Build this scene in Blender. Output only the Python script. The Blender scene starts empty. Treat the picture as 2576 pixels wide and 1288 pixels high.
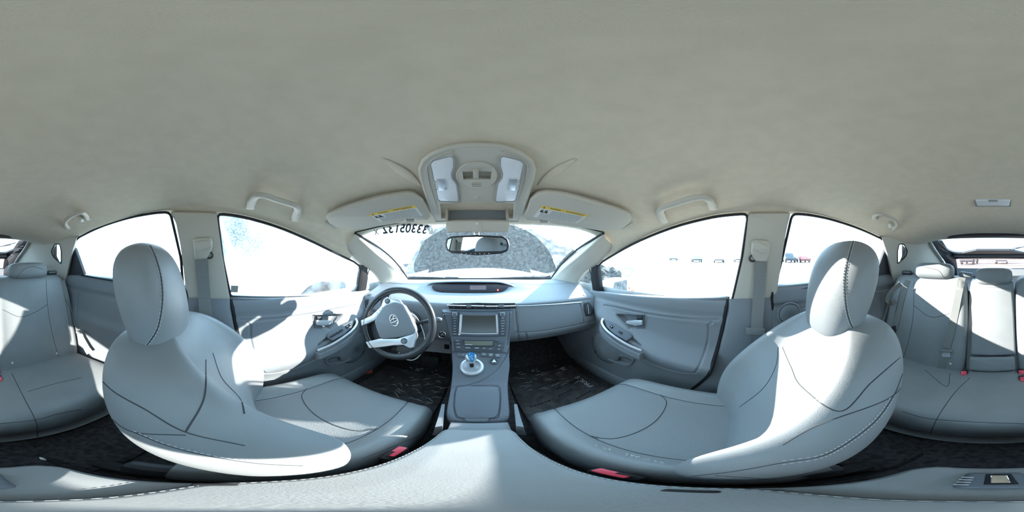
import bpy, bmesh, math, random
from math import sin, cos, tan, radians as R, pi, sqrt
from mathutils import Vector as V, Matrix
from mathutils.geometry import tessellate_polygon

random.seed(7)
sc = bpy.context.scene
H = 1.20                       # eye height above the ground; everything below is measured from the eye
FW = 1206.0                    # straight ahead of the car in the panorama, px

# ------------------------------------------------------------------ camera, sky, sun, exposure
cam = bpy.data.cameras.new('camera')
cam.type = 'PANO'
cam.panorama_type = 'EQUIRECTANGULAR'
cam.clip_start = 0.01
camo = bpy.data.objects.new('camera', cam)
sc.collection.objects.link(camo)
camo.location = (0, 0, H)
camo.rotation_euler = (R(90), 0, R(-(1288 - FW) * 360 / 2576))
sc.camera = camo

world = bpy.data.worlds.new('sky')
sc.world = world
world.use_nodes = True
bg = world.node_tree.nodes['Background']
bg.inputs['Color'].default_value = (0.48, 0.755, 1.0, 1)
bg.inputs['Strength'].default_value = 2.4

sun = bpy.data.lights.new('sun_offscreen', 'SUN')
sun.energy = 7.0
sun.angle = R(0.6)
sun.color = (1.0, 0.95, 0.87)
suno = bpy.data.objects.new('sun_offscreen', sun)      # the sun, hidden from the eye by the roof
sc.collection.objects.link(suno)
SAZ, SEL = R(56), R(23)
sd = V((sin(SAZ) * cos(SEL), cos(SAZ) * cos(SEL), sin(SEL)))     # towards the sun
suno.rotation_euler = sd.to_track_quat('Z', 'Y').to_euler()
suno.location = (4, 4, 6)

sc.view_settings.view_transform = 'Standard'
sc.view_settings.look = 'None'
sc.view_settings.gamma = 1
sc.view_settings.use_curve_mapping = False
sc.view_settings.exposure = 1.76
sc.cycles.max_bounces = 10
sc.cycles.diffuse_bounces = 7
sc.cycles.transparent_max_bounces = 24

# ------------------------------------------------------------------ helpers
LOC = {}

def ray(px, py):
    a = R((px - FW) * 360 / 2576); e = R((644 - py) * 180 / 1288)
    return V((sin(a) * cos(e), cos(a) * cos(e), sin(e)))

def U(px, py, x=None, y=None, z=None, d=None):
    """a point of the car seen in that direction, at the given lateral / forward / height / ground distance"""
    r = ray(px, py)
    if x is not None: k = x / r.x
    elif y is not None: k = y / r.y
    elif z is not None: k = z / r.z
    else: k = d / sqrt(r.x * r.x + r.y * r.y)
    return r * k

def UP(px, py, p0, n):
    r = ray(px, py)
    return r * (p0.dot(n) / r.dot(n))

def plane3(a, b, c):
    n = (b - a).cross(c - a).normalized()
    if n.dot(a) > 0: n = -n          # towards the eye
    return a, n

def mir(p): return V((-p.x, p.y, p.z))

def mk(name, geo, loc):
    vs, fs = geo
    m = bpy.data.meshes.new(name)
    m.from_pydata([tuple(V(v) - loc) for v in vs], [], [tuple(f) for f in fs])
    m.update()
    o = bpy.data.objects.new(name, m)
    sc.collection.objects.link(o)
    return o

def shade(o, smooth, angle=35):
    if smooth is True:
        o.data.polygons.foreach_set('use_smooth', [True] * len(o.data.polygons))
    elif smooth:
        o.data.polygons.foreach_set('use_smooth', [True] * len(o.data.polygons))
        try: o.data.set_sharp_from_angle(angle=R(angle))
        except Exception: pass

def thing(name, label, cat, loc, group=None):
    o = bpy.data.objects.new(name, None)
    o.empty_display_size = 0.05
    sc.collection.objects.link(o)
    o.location = V(loc) + V((0, 0, H))
    o['label'] = label; o['category'] = cat
    if group: o['group'] = group
    LOC[o.name] = V(loc)
    return o

def part(name, geo, mat, parent, smooth='auto', label=None, kind=None):
    o = mk(name, geo, LOC[parent.name])
    o.data.materials.append(mat)
    o.parent = parent
    LOC[o.name] = LOC[parent.name]
    shade(o, smooth)
    if label: o['label'] = label
    if kind: o['kind'] = kind
    return o

def solo(name, geo, mat, label, cat, group=None, smooth='auto', kind=None):
    vs = [V(v) for v in geo[0]]
    n = len(vs)
    loc = V((sum(v.x for v in vs) / n, sum(v.y for v in vs) / n, min(v.z for v in vs)))
    o = mk(name, geo, loc)
    o.location = loc + V((0, 0, H))
    o.data.materials.append(mat)
    o['label'] = label; o['category'] = cat
    if group: o['group'] = group
    if kind: o['kind'] = kind
    LOC[o.name] = loc
    shade(o, smooth)
    return o

def struct(name, geo, mat, label=None, smooth='auto', cat=None):
    o = mk(name, geo, V((0, 0, 0)))
    o.location = (0, 0, H)
    o.data.materials.append(mat)
    o['kind'] = 'structure'
    if label: o['label'] = label
    if cat: o['category'] = cat
    LOC[o.name] = V((0, 0, 0))
    shade(o, smooth)
    return o

def join(*gs):
    vs, fs = [], []
    for g in gs:
        b = len(vs)
        vs += [V(v) for v in g[0]]
        fs += [tuple(i + b for i in f) for f in g[1]]
    return vs, fs

def gmap(geo, f): return [f(V(v)) for v in geo[0]], geo[1]
def gmir(geo): return gmap(geo, mir)
def gmove(geo, t): t = V(t); return gmap(geo, lambda v: v + t)

# -- splines
def cr1(p0, p1, p2, p3, t):
    return 0.5 * ((2 * p1) + (p2 - p0) * t + (2 * p0 - 5 * p1 + 4 * p2 - p3) * t * t + (3 * p1 - p0 - 3 * p2 + p3) * t ** 3)

def crp(pts, u, closed=False):
    n = len(pts)
    if n == 1: return pts[0]
    if closed:
        s = (u % 1.0) * n; i = int(s) % n; t = s - int(s)
        return cr1(pts[(i - 1) % n], pts[i], pts[(i + 1) % n], pts[(i + 2) % n], t)
    s = max(0.0, min(1.0, u)) * (n - 1); i = min(int(s), n - 2); t = s - i
    p1, p2 = pts[i], pts[i + 1]
    p0 = pts[i - 1] if i > 0 else p1 * 2 - p2
    p3 = pts[i + 2] if i + 2 < n else p2 * 2 - p1
    return cr1(p0, p1, p2, p3, t)

def curve(pts, n, closed=False):
    pts = [V(p) for p in pts]
    if closed: return [crp(pts, i / n, True) for i in range(n)]
    return [crp(pts, i / (n - 1)) for i in range(n)]

def lerpk(keys, x):
    """piecewise linear through [(x, value)...]"""
    if x <= keys[0][0]: return keys[0][1]
    for (a, va), (b, vb) in zip(keys, keys[1:]):
        if x <= b:
            return va + (vb - va) * (x - a) / (b - a)
    return keys[-1][1]

def smk(keys, x):
    """smooth (catmull-rom) through keys"""
    xs = [k[0] for k in keys]
    if x <= xs[0]: return keys[0][1]
    if x >= xs[-1]: return keys[-1][1]
    for i in range(len(xs) - 1):
        if x <= xs[i + 1]:
            t = (x - xs[i]) / (xs[i + 1] - xs[i])
            v = [k[1] for k in keys]
            h = xs[i + 1] - xs[i]
            m0 = (v[i + 1] - v[i - 1]) / (xs[i + 1] - xs[i - 1]) if i > 0 else (v[i + 1] - v[i]) / h
            m1 = (v[i + 2] - v[i]) / (xs[i + 2] - xs[i]) if i + 2 < len(v) else (v[i + 1] - v[i]) / h
            t2, t3 = t * t, t ** 3
            return (2 * t3 - 3 * t2 + 1) * v[i] + (t3 - 2 * t2 + t) * h * m0 + (-2 * t3 + 3 * t2) * v[i + 1] + (t3 - t2) * h * m1

class Surf:
    def __init__(s, rows, cu=False, cv=False):
        s.rows = [[V(p) for p in r] for r in rows]; s.cu = cu; s.cv = cv
    def pt(s, u, v):
        return crp([crp(r, u, s.cu) for r in s.rows], v, s.cv)
    def nrm(s, u, v):
        e = 1e-3
        a = s.pt(u + e, v) - s.pt(u - e, v); b = s.pt(u, min(1, v + e)) - s.pt(u, max(0, v - e))
        n = a.cross(b)
        return n.normalized() if n.length > 1e-12 else V((0, 0, 1))
    def geo(s, nu, nv):
        cols = []
        for r in s.rows: cols.append(curve(r, nu, s.cu))
        vs = []
        g = []
        for j in range(nv):
            v = j / (nv if s.cv else nv - 1)
            g.append([crp([c[i] for c in cols], v, s.cv) for i in range(nu)])
        return gridg(g, s.cu, s.cv)
    def line(s, uv, n, off=0.0, flip=1):
        uv = [V((a, b, 0)) for a, b in uv]
        out = []
        for q in curve(uv, n):
            p = s.pt(q.x, q.y)
            if off: p = p + s.nrm(q.x, q.y) * off * flip
            out.append(p)
        return out

def gridg(g, cu=False, cv=False):
    nv, nu = len(g), len(g[0])
    vs = [p for r in g for p in r]
    fs = []
    for j in range(nv if cv else nv - 1):
        j2 = (j + 1) % nv
        for i in range(nu if cu else nu - 1):
            i2 = (i + 1) % nu
            fs.append((j * nu + i, j * nu + i2, j2 * nu + i2, j2 * nu + i))
    return vs, fs

def loft(loops, closed=True, caps=True):
    g = gridg([[V(p) for p in l] for l in loops], closed, False)
    n = len(loops[0])
    if caps and closed:
        g[1].append(tuple(range(n - 1, -1, -1)))
        b = (len(loops) - 1) * n
        g[1].append(tuple(b + i for i in range(n)))
    return g

def tube(pts, r, n=8, closed=False, flat=None, up=None, caps=True):
    """tube along pts; r number or per-point list; flat = (a, b) scales cross-section along side / up"""
    pts = [V(p) for p in pts]
    m = len(pts)
    loops = []
    prev = None
    for i, p in enumerate(pts):
        if closed: t = pts[(i + 1) % m] - pts[(i - 1) % m]
        else: t = pts[min(i + 1, m - 1)] - pts[max(i - 1, 0)]
        t.normalize()
        if up is not None: a = V(up)
        elif prev is not None: a = prev
        else: a = V((0, 0, 1)) if abs(t.z) < 0.9 else V((1, 0, 0))
        s = t.cross(a)
        if s.length < 1e-6: s = t.cross(V((0, 1, 0.3)))
        s.normalize(); u = s.cross(t).normalized(); prev = u
        rr = r[i] if isinstance(r, (list, tuple)) else r
        fa, fb = flat if flat else (1, 1)
        loops.append([p + s * (cos(2 * pi * k / n) * rr * fa) + u * (sin(2 * pi * k / n) * rr * fb) for k in range(n)])
    if closed: return gridg(loops, True, True)
    return loft(loops, True, caps)

def ribbon(pts, side, w, t):
    """flat strap"""
    pts = [V(p) for p in pts]; loops = []
    m = len(pts)
    for i, p in enumerate(pts):
        s = V(side[i] if isinstance(side, list) else side).normalized()
        tg = (pts[min(i + 1, m - 1)] - pts[max(i - 1, 0)]).normalized()
        s = (s - tg * s.dot(tg)).normalized()
        n = s.cross(tg).normalized()
        ww = w[i] if isinstance(w, list) else w
        loops.append([p - s * ww / 2 - n * t / 2, p + s * ww / 2 - n * t / 2, p + s * ww / 2 + n * t / 2, p - s * ww / 2 + n * t / 2])
    return loft(loops)

def fillet(pts2, r, n=4):
    """round the corners of a 2D/3D polygon"""
    out = []
    m = len(pts2)
    for i in range(m):
        a, b, c = V(pts2[i - 1]), V(pts2[i]), V(pts2[(i + 1) % m])
        rr = r[i] if isinstance(r, (list, tuple)) else r
        d1, d2 = (a - b), (c - b)
        k = min(rr, d1.length * 0.48, d2.length * 0.48)
        if k < 1e-6: out.append(b); continue
        p, q = b + d1.normalized() * k, b + d2.normalized() * k
        for j in range(n + 1):
            t = j / n
            out.append(p * (1 - t) ** 2 + b * 2 * t * (1 - t) + q * t * t)
    return out

def basis(n, up=V((0, 0, 1))):
    n = V(n).normalized()
    ex = V(up).cross(n)
    if ex.length < 1e-5: ex = V((1, 0, 0)).cross(n)
    ex.normalize()
    return ex, n.cross(ex).normalized(), n

def plate(outer, n, t, holes=(), bevel=0.0, bn=2):
    """flat plate with outline outer (3D points in one plane) facing n, thickness t behind it"""
    n = V(n).normalized()
    outer = [V(p) for p in outer]; holes = [[V(p) for p in h] for h in holes]
    ex, ey, ez = basis(n)
    o = outer[0]
    def to2(p): d = p - o; return V((d.dot(ex), d.dot(ey), 0))
    loops = [outer] + holes
    flat = [p for l in loops for p in l]
    tris = tessellate_polygon([[to2(p) for p in l] for l in loops])
    N = len(flat)
    if bevel > 0 and not holes:
        # front inset for a soft edge
        m = len(outer)
        c2 = [to2(p) for p in outer]
        area = sum(c2[i].x * c2[(i + 1) % m].y - c2[(i + 1) % m].x * c2[i].y for i in range(m))
        sg = 1 if area > 0 else -1
        nrm = []
        for i in range(m):
            e1 = (c2[i] - c2[i - 1]); e2 = (c2[(i + 1) % m] - c2[i])
            a = V((-e1.y, e1.x, 0)); b = V((-e2.y, e2.x, 0))
            if a.length > 1e-9: a.normalize()
            if b.length > 1e-9: b.normalize()
            s = (a + b)
            if s.length > 1e-9: s.normalize()
            nrm.append((ex * s.x + ey * s.y) * sg)
        rings = []
        rings.append([p - n * t for p in outer])
        for k in range(bn + 1):
            a = pi / 2 * k / bn
            rings.append([p + q * (bevel * (1 - cos(a))) - n * (bevel * (1 - sin(a))) for p, q in zip(outer, nrm)])
        g = gridg(rings, True, False)
        b = (len(rings) - 1) * m
        tri2 = tessellate_polygon([[to2(p) for p in rings[-1]]])
        g[1].extend(tuple(b + i for i in f) for f in tri2)
        g[1].extend(tuple(i for i in reversed(f)) for f in tri2)
        return g
    vs = flat + [p - n * t for p in flat]
    fs = [tuple(f) for f in tris] + [tuple(N + i for i in reversed(f)) for f in tris]
    b = 0
    for l in loops:
        m = len(l)
        for i in range(m):
            j = (i + 1) % m
            fs.append((b + i, b + j, N + b + j, N + b + i))
        b += m
    return vs, fs

def tplate(px, pl, t, off=0.0, holes=(), rad=0.0, bevel=0.0, hrad=0.0, flip=False):
    """plate traced as seen, lying in plane pl=(point, normal towards the cabin)"""
    p0, n = pl
    p0 = p0 + n * off
    o = [UP(a, b, p0, n) for a, b in px]
    if rad: o = fillet(o, rad)
    hs = []
    for h in holes:
        q = [UP(a, b, p0, n) for a, b in h]
        hs.append(fillet(q, hrad) if hrad else q)
    g = plate(o, n, t, hs, bevel)
    return gmir(g) if flip else g

def rbox(c, size, r=0.004, ex=V((1, 0, 0)), ey=V((0, 1, 0)), seg=2):
    bm = bmesh.new()
    bmesh.ops.create_cube(bm, size=1.0)
    for v in bm.verts: v.co = V((v.co.x * size[0], v.co.y * size[1], v.co.z * size[2]))
    r = min(r, min(size) * 0.49)
    if r > 0:
        bmesh.ops.bevel(bm, geom=list(bm.edges), offset=r, segments=seg, affect='EDGES', profile=0.5)
    ex = V(ex).normalized(); ey = V(ey); ey = (ey - ex * ey.dot(ex)).normalized(); ez = ex.cross(ey)
    c = V(c)
    vs = [c + ex * v.co.x + ey * v.co.y + ez * v.co.z for v in bm.verts]
    bm.verts.index_update()
    fs = [tuple(v.index for v in f.verts) for f in bm.faces]
    bm.free()
    return vs, fs

def lathe(prof, c, axis, n=24, ref=None):
    """prof = [(r, h)...] along axis from c"""
    ex, ey, ez = basis(V(axis), ref if ref is not None else V((0, 0, 1)))
    c = V(c)
    loops = [[c + ez * h + ex * (r * cos(2 * pi * k / n)) + ey * (r * sin(2 * pi * k / n)) for k in range(n)] for r, h in prof]
    return loft(loops)

def ring(c, axis, R_, r, n=32, m=8, sx=1.0, sy=1.0, a0=0, ref=None):
    ex, ey, ez = basis(V(axis), ref if ref is not None else V((0, 0, 1)))
    c = V(c)
    return tube([c + ex * (R_ * sx * cos(2 * pi * k / n)) + ey * (R_ * sy * sin(2 * pi * k / n)) for k in range(n)], r, m, closed=True)

def text(s, o, ex, ey, h, depth=0.0006, center=True, w=None, spacing=1.0, bold=0.0):
    """flat lettering, cap height h, starting / centred at o, reading along ex"""
    cu = bpy.data.curves.new('lettering', 'FONT')
    cu.body = s; cu.size = 1.0; cu.space_character = spacing; cu.offset = bold
    ob = bpy.data.objects.new('lettering', cu)
    sc.collection.objects.link(ob)
    bpy.context.view_layer.update()
    dg = bpy.context.evaluated_depsgraph_get()
    me = bpy.data.meshes.new_from_object(ob.evaluated_get(dg))
    vs = [V(v.co) for v in me.vertices]; fs = [tuple(p.vertices) for p in me.polygons]
    bpy.data.objects.remove(ob); bpy.data.curves.remove(cu); bpy.data.meshes.remove(me)
    if not vs: return [], []
    x0, x1 = min(v.x for v in vs), max(v.x for v in vs); y0, y1 = min(v.y for v in vs), max(v.y for v in vs)
    k = h / 0.73
    kx = k if w is None else w / max(1e-6, x1 - x0)
    cx = (x0 + x1) / 2 if center else x0
    cy = (y0 + y1) / 2 if center else 0
    ex = V(ex).normalized(); ey = V(ey); ey = (ey - ex * ey.dot(ex)).normalized()
    o = V(o)
    return [o + ex * ((v.x - cx) * kx) + ey * ((v.y - cy) * k) for v in vs], fs

def dashes(pts, L, gap, r, n=5):
    """row of little stitches along a polyline"""
    gs = []
    pts = [V(p) for p in pts]
    acc = 0; i = 0
    segs = [(a, b, (b - a).length) for a, b in zip(pts, pts[1:])]
    pos = 0.0; tot = sum(s[2] for s in segs)
    def at(d):
        for a, b, l in segs:
            if d <= l or l == 0 and d <= 0: return a + (b - a) * (d / l if l else 0)
            d -= l
        return pts[-1]
    while pos + L < tot:
        gs.append(tube([at(pos), at(pos + L * .5), at(pos + L)], [r * .6, r, r * .6], n))
        pos += L + gap
    return join(*gs)

from mathutils.kdtree import KDTree
def kd_of(pts):
    k = KDTree(len(pts))
    for i, p in enumerate(pts): k.insert(p, i)
    k.balance()
    return k
def dense(pts, step=.0015):
    out = []
    for a, b in zip(pts, pts[1:]):
        n = max(1, int((b - a).length / step))
        out += [a + (b - a) * (i / n) for i in range(n)]
    return out + [pts[-1]]
def carve(geo, lines, w, depth):
    """press real grooves into a skin along lines of (point, normal)"""
    P, N = [], []
    for l in lines:
        for (a, na), (b, nb) in zip(l, l[1:]):
            if (b - a).length > .09: continue
            n = max(1, int((b - a).length / .0015))
            for i in range(n + 1):
                t = i / n; P.append(a * (1 - t) + b * t); N.append((na * (1 - t) + nb * t).normalized())
    k = kd_of(P)
    vs = []
    for v in geo[0]:
        co, i, d = k.find(v)
        vs.append(v - N[i] * (depth * (1 - (d / w) ** 2)) if d < w else v)
    return vs, geo[1]
def inpoly(y, z, Q):
    c = False
    for i in range(len(Q)):
        (a, b), (e, f) = Q[i - 1], Q[i]
        if (b > z) != (f > z) and y < (e - a) * (z - b) / (f - b) + a: c = not c
    return c
def edged(y, z, Q):
    m = 9
    for i in range(len(Q)):
        (a, b), (e, f) = Q[i - 1], Q[i]
        dx, dy = e - a, f - b
        t = max(0, min(1, ((y - a) * dx + (z - b) * dy) / max(1e-9, dx * dx + dy * dy)))
        m = min(m, math.hypot(y - a - t * dx, z - b - t * dy))
    return m

# ------------------------------------------------------------------ materials
def mat(name, col, rough=0.6, var=0.0, vscale=8, bump=0.0, bscale=400, metal=0.0, spec=0.5, coat=0.0, sheen=0.0, col2=None, tex='noise', emit=None, estr=0, detail=3, bdist=0.001):
    m = bpy.data.materials.new(name); m.use_nodes = True
    nt = m.node_tree; b = nt.nodes['Principled BSDF']
    b.inputs['Base Color'].default_value = (*col, 1)
    b.inputs['Roughness'].default_value = rough
    b.inputs['Metallic'].default_value = metal
    b.inputs['Specular IOR Level'].default_value = spec
    b.inputs['Coat Weight'].default_value = coat
    b.inputs['Sheen Weight'].default_value = sheen
    if emit:
        b.inputs['Emission Color'].default_value = (*emit, 1); b.inputs['Emission Strength'].default_value = estr
    tc = nt.nodes.new('ShaderNodeTexCoord')
    if var > 0 or col2:
        n = nt.nodes.new('ShaderNodeTexNoise'); n.inputs['Scale'].default_value = vscale; n.inputs['Detail'].default_value = detail
        nt.links.new(tc.outputs['Object'], n.inputs['Vector'])
        r = nt.nodes.new('ShaderNodeValToRGB')
        r.color_ramp.elements[0].position = 0.35; r.color_ramp.elements[1].position = 0.65
        c2 = col2 if col2 else tuple(min(1, c * (1 + var)) for c in col)
        c1 = col if col2 else tuple(c * (1 - var) for c in col)
        r.color_ramp.elements[0].color = (*c1, 1); r.color_ramp.elements[1].color = (*c2, 1)
        nt.links.new(n.outputs['Fac'], r.inputs['Fac']); nt.links.new(r.outputs['Color'], b.inputs['Base Color'])
    if bump > 0:
        if tex == 'voronoi':
            t = nt.nodes.new('ShaderNodeTexVoronoi'); t.inputs['Scale'].default_value = bscale; src = t.outputs['Distance']
        elif tex == 'wave':
            t = nt.nodes.new('ShaderNodeTexWave'); t.inputs['Scale'].default_value = bscale; src = t.outputs['Fac']
        else:
            t = nt.nodes.new('ShaderNodeTexNoise'); t.inputs['Scale'].default_value = bscale; t.inputs['Detail'].default_value = 2; src = t.outputs['Fac']
        nt.links.new(tc.outputs['Object'], t.inputs['Vector'])
        bp = nt.nodes.new('ShaderNodeBump'); bp.inputs['Strength'].default_value = bump; bp.inputs['Distance'].default_value = bdist
        nt.links.new(src, bp.inputs['Height']); nt.links.new(bp.outputs['Normal'], b.inputs['Normal'])
    return m

def glass_mat(name, haze, hcol=(0.95, 0.97, 1), tint=(0.96, 0.98, 0.98), speck=0.0, sscale=60, gloss=0.04):
    """thin pane: clear transmission + a film of dust / frost that scatters light + weak reflection"""
    m = bpy.data.materials.new(name); m.use_nodes = True
    nt = m.node_tree; nt.nodes.remove(nt.nodes['Principled BSDF'])
    out = nt.nodes['Material Output']
    tr = nt.nodes.new('ShaderNodeBsdfTransparent'); tr.inputs['Color'].default_value = (*tint, 1)
    tl = nt.nodes.new('ShaderNodeBsdfTranslucent'); tl.inputs['Color'].default_value = (*hcol, 1)
    mx = nt.nodes.new('ShaderNodeMixShader')
    gl = nt.nodes.new('ShaderNodeBsdfGlossy'); gl.inputs['Roughness'].default_value = 0.03
    mg = nt.nodes.new('ShaderNodeMixShader'); mg.inputs['Fac'].default_value = gloss
    nt.links.new(tr.outputs[0], mx.inputs[1]); nt.links.new(tl.outputs[0], mx.inputs[2])
    if speck > 0:
        tc = nt.nodes.new('ShaderNodeTexCoord')
        n = nt.nodes.new('ShaderNodeTexNoise'); n.inputs['Scale'].default_value = sscale; n.inputs['Detail'].default_value = 5
        nt.links.new(tc.outputs['Object'], n.inputs['Vector'])
        mr = nt.nodes.new('ShaderNodeMapRange')
        mr.inputs['From Min'].default_value = 0.42; mr.inputs['From Max'].default_value = 0.62
        mr.inputs['To Min'].default_value = max(0, haze - speck); mr.inputs['To Max'].default_value = min(1, haze + speck)
        nt.links.new(n.outputs['Fac'], mr.inputs['Value']); nt.links.new(mr.outputs[0], mx.inputs['Fac'])
    else:
        mx.inputs['Fac'].default_value = haze
    nt.links.new(mx.outputs[0], mg.inputs[1]); nt.links.new(gl.outputs[0], mg.inputs[2])
    nt.links.new(mg.outputs[0], out.inputs['Surface'])
    return m

M = {}
M['liner'] = mat('woven_headliner', (0.61, 0.53, 0.41), 0.95, var=0.03, vscale=30, bump=0.35, bscale=900, spec=0.1, sheen=0.2)
M['beige'] = mat('beige_plastic', (0.49, 0.455, 0.39), 0.6, bump=0.1, bscale=1200, spec=0.3)
M['visor'] = mat('visor_cloth', (0.50, 0.47, 0.41), 0.9, bump=0.2, bscale=900, spec=0.15)
M['leather'] = mat('grey_leather', (0.225, 0.235, 0.242), 0.48, var=0.06, vscale=6, bump=0.35, bscale=550, spec=0.4)
M['perf'] = mat('perforated_leather', (0.14, 0.155, 0.168), 0.5, bump=0.5, bscale=330, spec=0.4, tex='voronoi')
def ribs(m, a, b, scale):
    nt = m.node_tree; tc = nt.nodes.new('ShaderNodeTexCoord')
    w = nt.nodes.new('ShaderNodeTexWave'); w.inputs['Scale'].default_value = scale; w.inputs['Distortion'].default_value = .4; w.inputs['Detail'].default_value = 1
    r = nt.nodes.new('ShaderNodeValToRGB')
    r.color_ramp.elements[0].color = (*a, 1); r.color_ramp.elements[1].color = (*b, 1)
    nt.links.new(tc.outputs['Object'], w.inputs['Vector']); nt.links.new(w.outputs['Fac'], r.inputs['Fac'])
    nt.links.new(r.outputs['Color'], nt.nodes['Principled BSDF'].inputs['Base Color'])
ribs(M['perf'], (0.165, 0.174, 0.181), (0.225, 0.235, 0.242), 52)
M['pillar'] = M['beige']
M['dash'] = mat('dash_plastic', (0.188, 0.202, 0.220), 0.62, bump=0.25, bscale=800, spec=0.35)
M['door'] = mat('door_plastic', (0.188, 0.202, 0.220), 0.6, bump=0.25, bscale=700, spec=0.35)
M['stack'] = mat('console_plastic', (0.105, 0.118, 0.138), 0.5, bump=0.15, bscale=900, spec=0.4)
M['dark'] = mat('dark_plastic', (0.03, 0.032, 0.038), 0.45, spec=0.4)
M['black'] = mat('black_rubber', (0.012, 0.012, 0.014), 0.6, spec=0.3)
M['seam'] = mat('seam_thread', (0.05, 0.055, 0.06), 0.8)
M['stitch'] = mat('pale_stitch', (0.55, 0.56, 0.55), 0.8)
M['unit'] = mat('dark_radio_plastic', (0.050, 0.058, 0.072), 0.45, bump=0.1, bscale=900)
M['silver'] = mat('silver_paint', (0.62, 0.64, 0.67), 0.32, metal=0.55, spec=0.5)
M['chrome'] = mat('chrome', (0.85, 0.86, 0.88), 0.12, metal=1.0)
M['mirror'] = mat('mirror_glass', (0.9, 0.92, 0.93), 0.01, metal=1.0)
M['carpet'] = mat('carpet', (0.04, 0.038, 0.04), 0.95, var=0.35, vscale=60, bump=0.8, bscale=500, spec=0.1)
M['film'] = mat('clear_film_mat', (0.075, 0.07, 0.07), 0.28, var=0.4, vscale=25, bump=0.6, bscale=35, spec=0.5, bdist=0.004)
M['belt'] = mat('grey_webbing', (0.20, 0.205, 0.20), 0.8, bump=0.4, bscale=200, tex='wave')
M['red'] = mat('red_plastic', (0.75, 0.06, 0.10), 0.35)
M['blue'] = mat('blue_plastic', (0.0, 0.14, 0.34), 0.2, coat=0.6)
M['screen'] = mat('screen_glass', (0.05, 0.048, 0.042), 0.18, spec=0.5)
M['lcd'] = mat('lcd_panel', (0.13, 0.135, 0.11), 0.25)
M['ink'] = mat('white_print', (0.75, 0.77, 0.80), 0.7)
M['inkgrey'] = mat('grey_print', (0.30, 0.30, 0.29), 0.8)
M['inkblack'] = mat('black_print', (0.03, 0.036, 0.042), 0.9, spec=0.1)
M['label'] = mat('white_label', (0.66, 0.66, 0.63), 0.6)
M['yellow'] = mat('yellow_label', (0.75, 0.52, 0.10), 0.6)
M['led'] = mat('red_lamp', (0.6, 0.02, 0.02), 0.4, emit=(1, 0.03, 0.02), estr=3)
M['lens'] = mat('clear_lens', (0.72, 0.73, 0.76), 0.22, bump=0.5, bscale=260, tex='voronoi', spec=0.6)
M['cluster'] = mat('smoked_lens', (0.014, 0.012, 0.015), 0.45, spec=0.15)
M['clusterglow'] = mat('smoked_lens_display', (0.05, 0.018, 0.022), 0.45)
M['white'] = mat('white_car_paint', (0.80, 0.81, 0.82), 0.3, coat=0.5)
M['wglass'] = mat('tinted_car_glass', (0.012, 0.026, 0.036), 0.4, col2=(0.09, 0.12, 0.135), vscale=45, spec=0.4)
M['tyre'] = mat('tyre_rubber', (0.015, 0.015, 0.016), 0.8)
M['redcar'] = mat('red_car_paint', (0.30, 0.028, 0.018), 0.35, coat=0.4)
M['darkcar'] = mat('dark_car_paint', (0.022, 0.032, 0.042), 0.35, coat=0.4)
M['silvercar'] = mat('pale_car_paint', (0.17, 0.19, 0.20), 0.35, coat=0.4)
M['orange'] = mat('orange_plastic', (0.45, 0.09, 0.035), 0.5)
M['ground'] = mat('pale_dirt', (0.30, 0.25, 0.20), 0.95, col2=(0.46, 0.41, 0.35), vscale=1.2, detail=8, bump=0.6, bscale=9, bdist=0.03)
M['gravel'] = mat('brush_bank', (0.010, 0.010, 0.011), 0.95, col2=(0.075, 0.070, 0.060), vscale=7, detail=10, bump=1.0, bscale=14, bdist=0.1)
M['wood'] = mat('wood_shaft', (0.45, 0.36, 0.25), 0.7, var=0.2, vscale=20)
M['glass'] = glass_mat('window_glass', 0.004, speck=0.004, sscale=25)
M['frost'] = glass_mat('frosted_window_glass', 0.05, speck=0.05, sscale=9)
M['screenclear'] = glass_mat('windshield_glass', 0.005, speck=0.005, sscale=70)
M['dust'] = glass_mat('dust_film', 0.09, speck=0.04, sscale=20, gloss=0.0)
M['tailglass'] = glass_mat('rear_glass', 0.02, speck=0.01)
M['lowglass'] = glass_mat('upright_rear_glass', 0.10, hcol=(1, 0.85, 0.83), tint=(0.74, 0.66, 0.66), speck=0.03)
# ------------------------------------------------------------------ ground outside
def ground_geo():
    rs = [0, 3, 6, 12, 25, 50, 100, 250]
    vs = [V((0, 0, -H))]; fs = []
    n = 32
    for r in rs[1:]:
        for k in range(n): vs.append(V((r * cos(2 * pi * k / n), r * sin(2 * pi * k / n), -H)))
    for k in range(n): fs.append((0, 1 + k, 1 + (k + 1) % n))
    for j in range(len(rs) - 2):
        for k in range(n):
            a, b = 1 + j * n + k, 1 + j * n + (k + 1) % n
            fs.append((a, a + n, b + n, b))
    return vs, fs
struct('ground', ground_geo(), M['ground'], 'pale sandy dirt lot around the car')

# ------------------------------------------------------------------ cabin shell
# roof edge above the side glass: (y, half width, z)
EDGE = [(-1.30, .49, .130), (-1.12, .555, .078), (-.95, .585, .082), (-.80, .603, .112), (-.5, .605, .162), (-.2, .605, .192), (0, .608, .178),
        (.1, .611, .162), (.22, .62, .136), (.38, .635, .094), (.47, .645, .062), (.60, .655, .015)]
ZC = [(-1.32, .140), (-1.0, .195), (-.67, .226), (-.3, .24), (0, .24), (.27, .216), (.45, .19), (.60, .158), (.70, .135)]
def edge_w(y): return smk([(e[0], e[1]) for e in EDGE], y)
def edge_z(y): return smk([(e[0], e[2]) for e in EDGE], y)
def ceil_z(x, y):
    c = smk(ZC, y); w = edge_w(y); e = edge_z(y)
    t = min(1.15, abs(x) / w)
    return c - (c - e) * t ** (2.6 + 2.6 * max(0, min(1, (y - .36) / .2)))
def UC(px, py, off=0.0):
    r = ray(px, py); t = .1
    while t < 2.5:
        p = r * t
        if p.z >= ceil_z(p.x, p.y) - off: return p
        t += .002
    return r * 1.0

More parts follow.
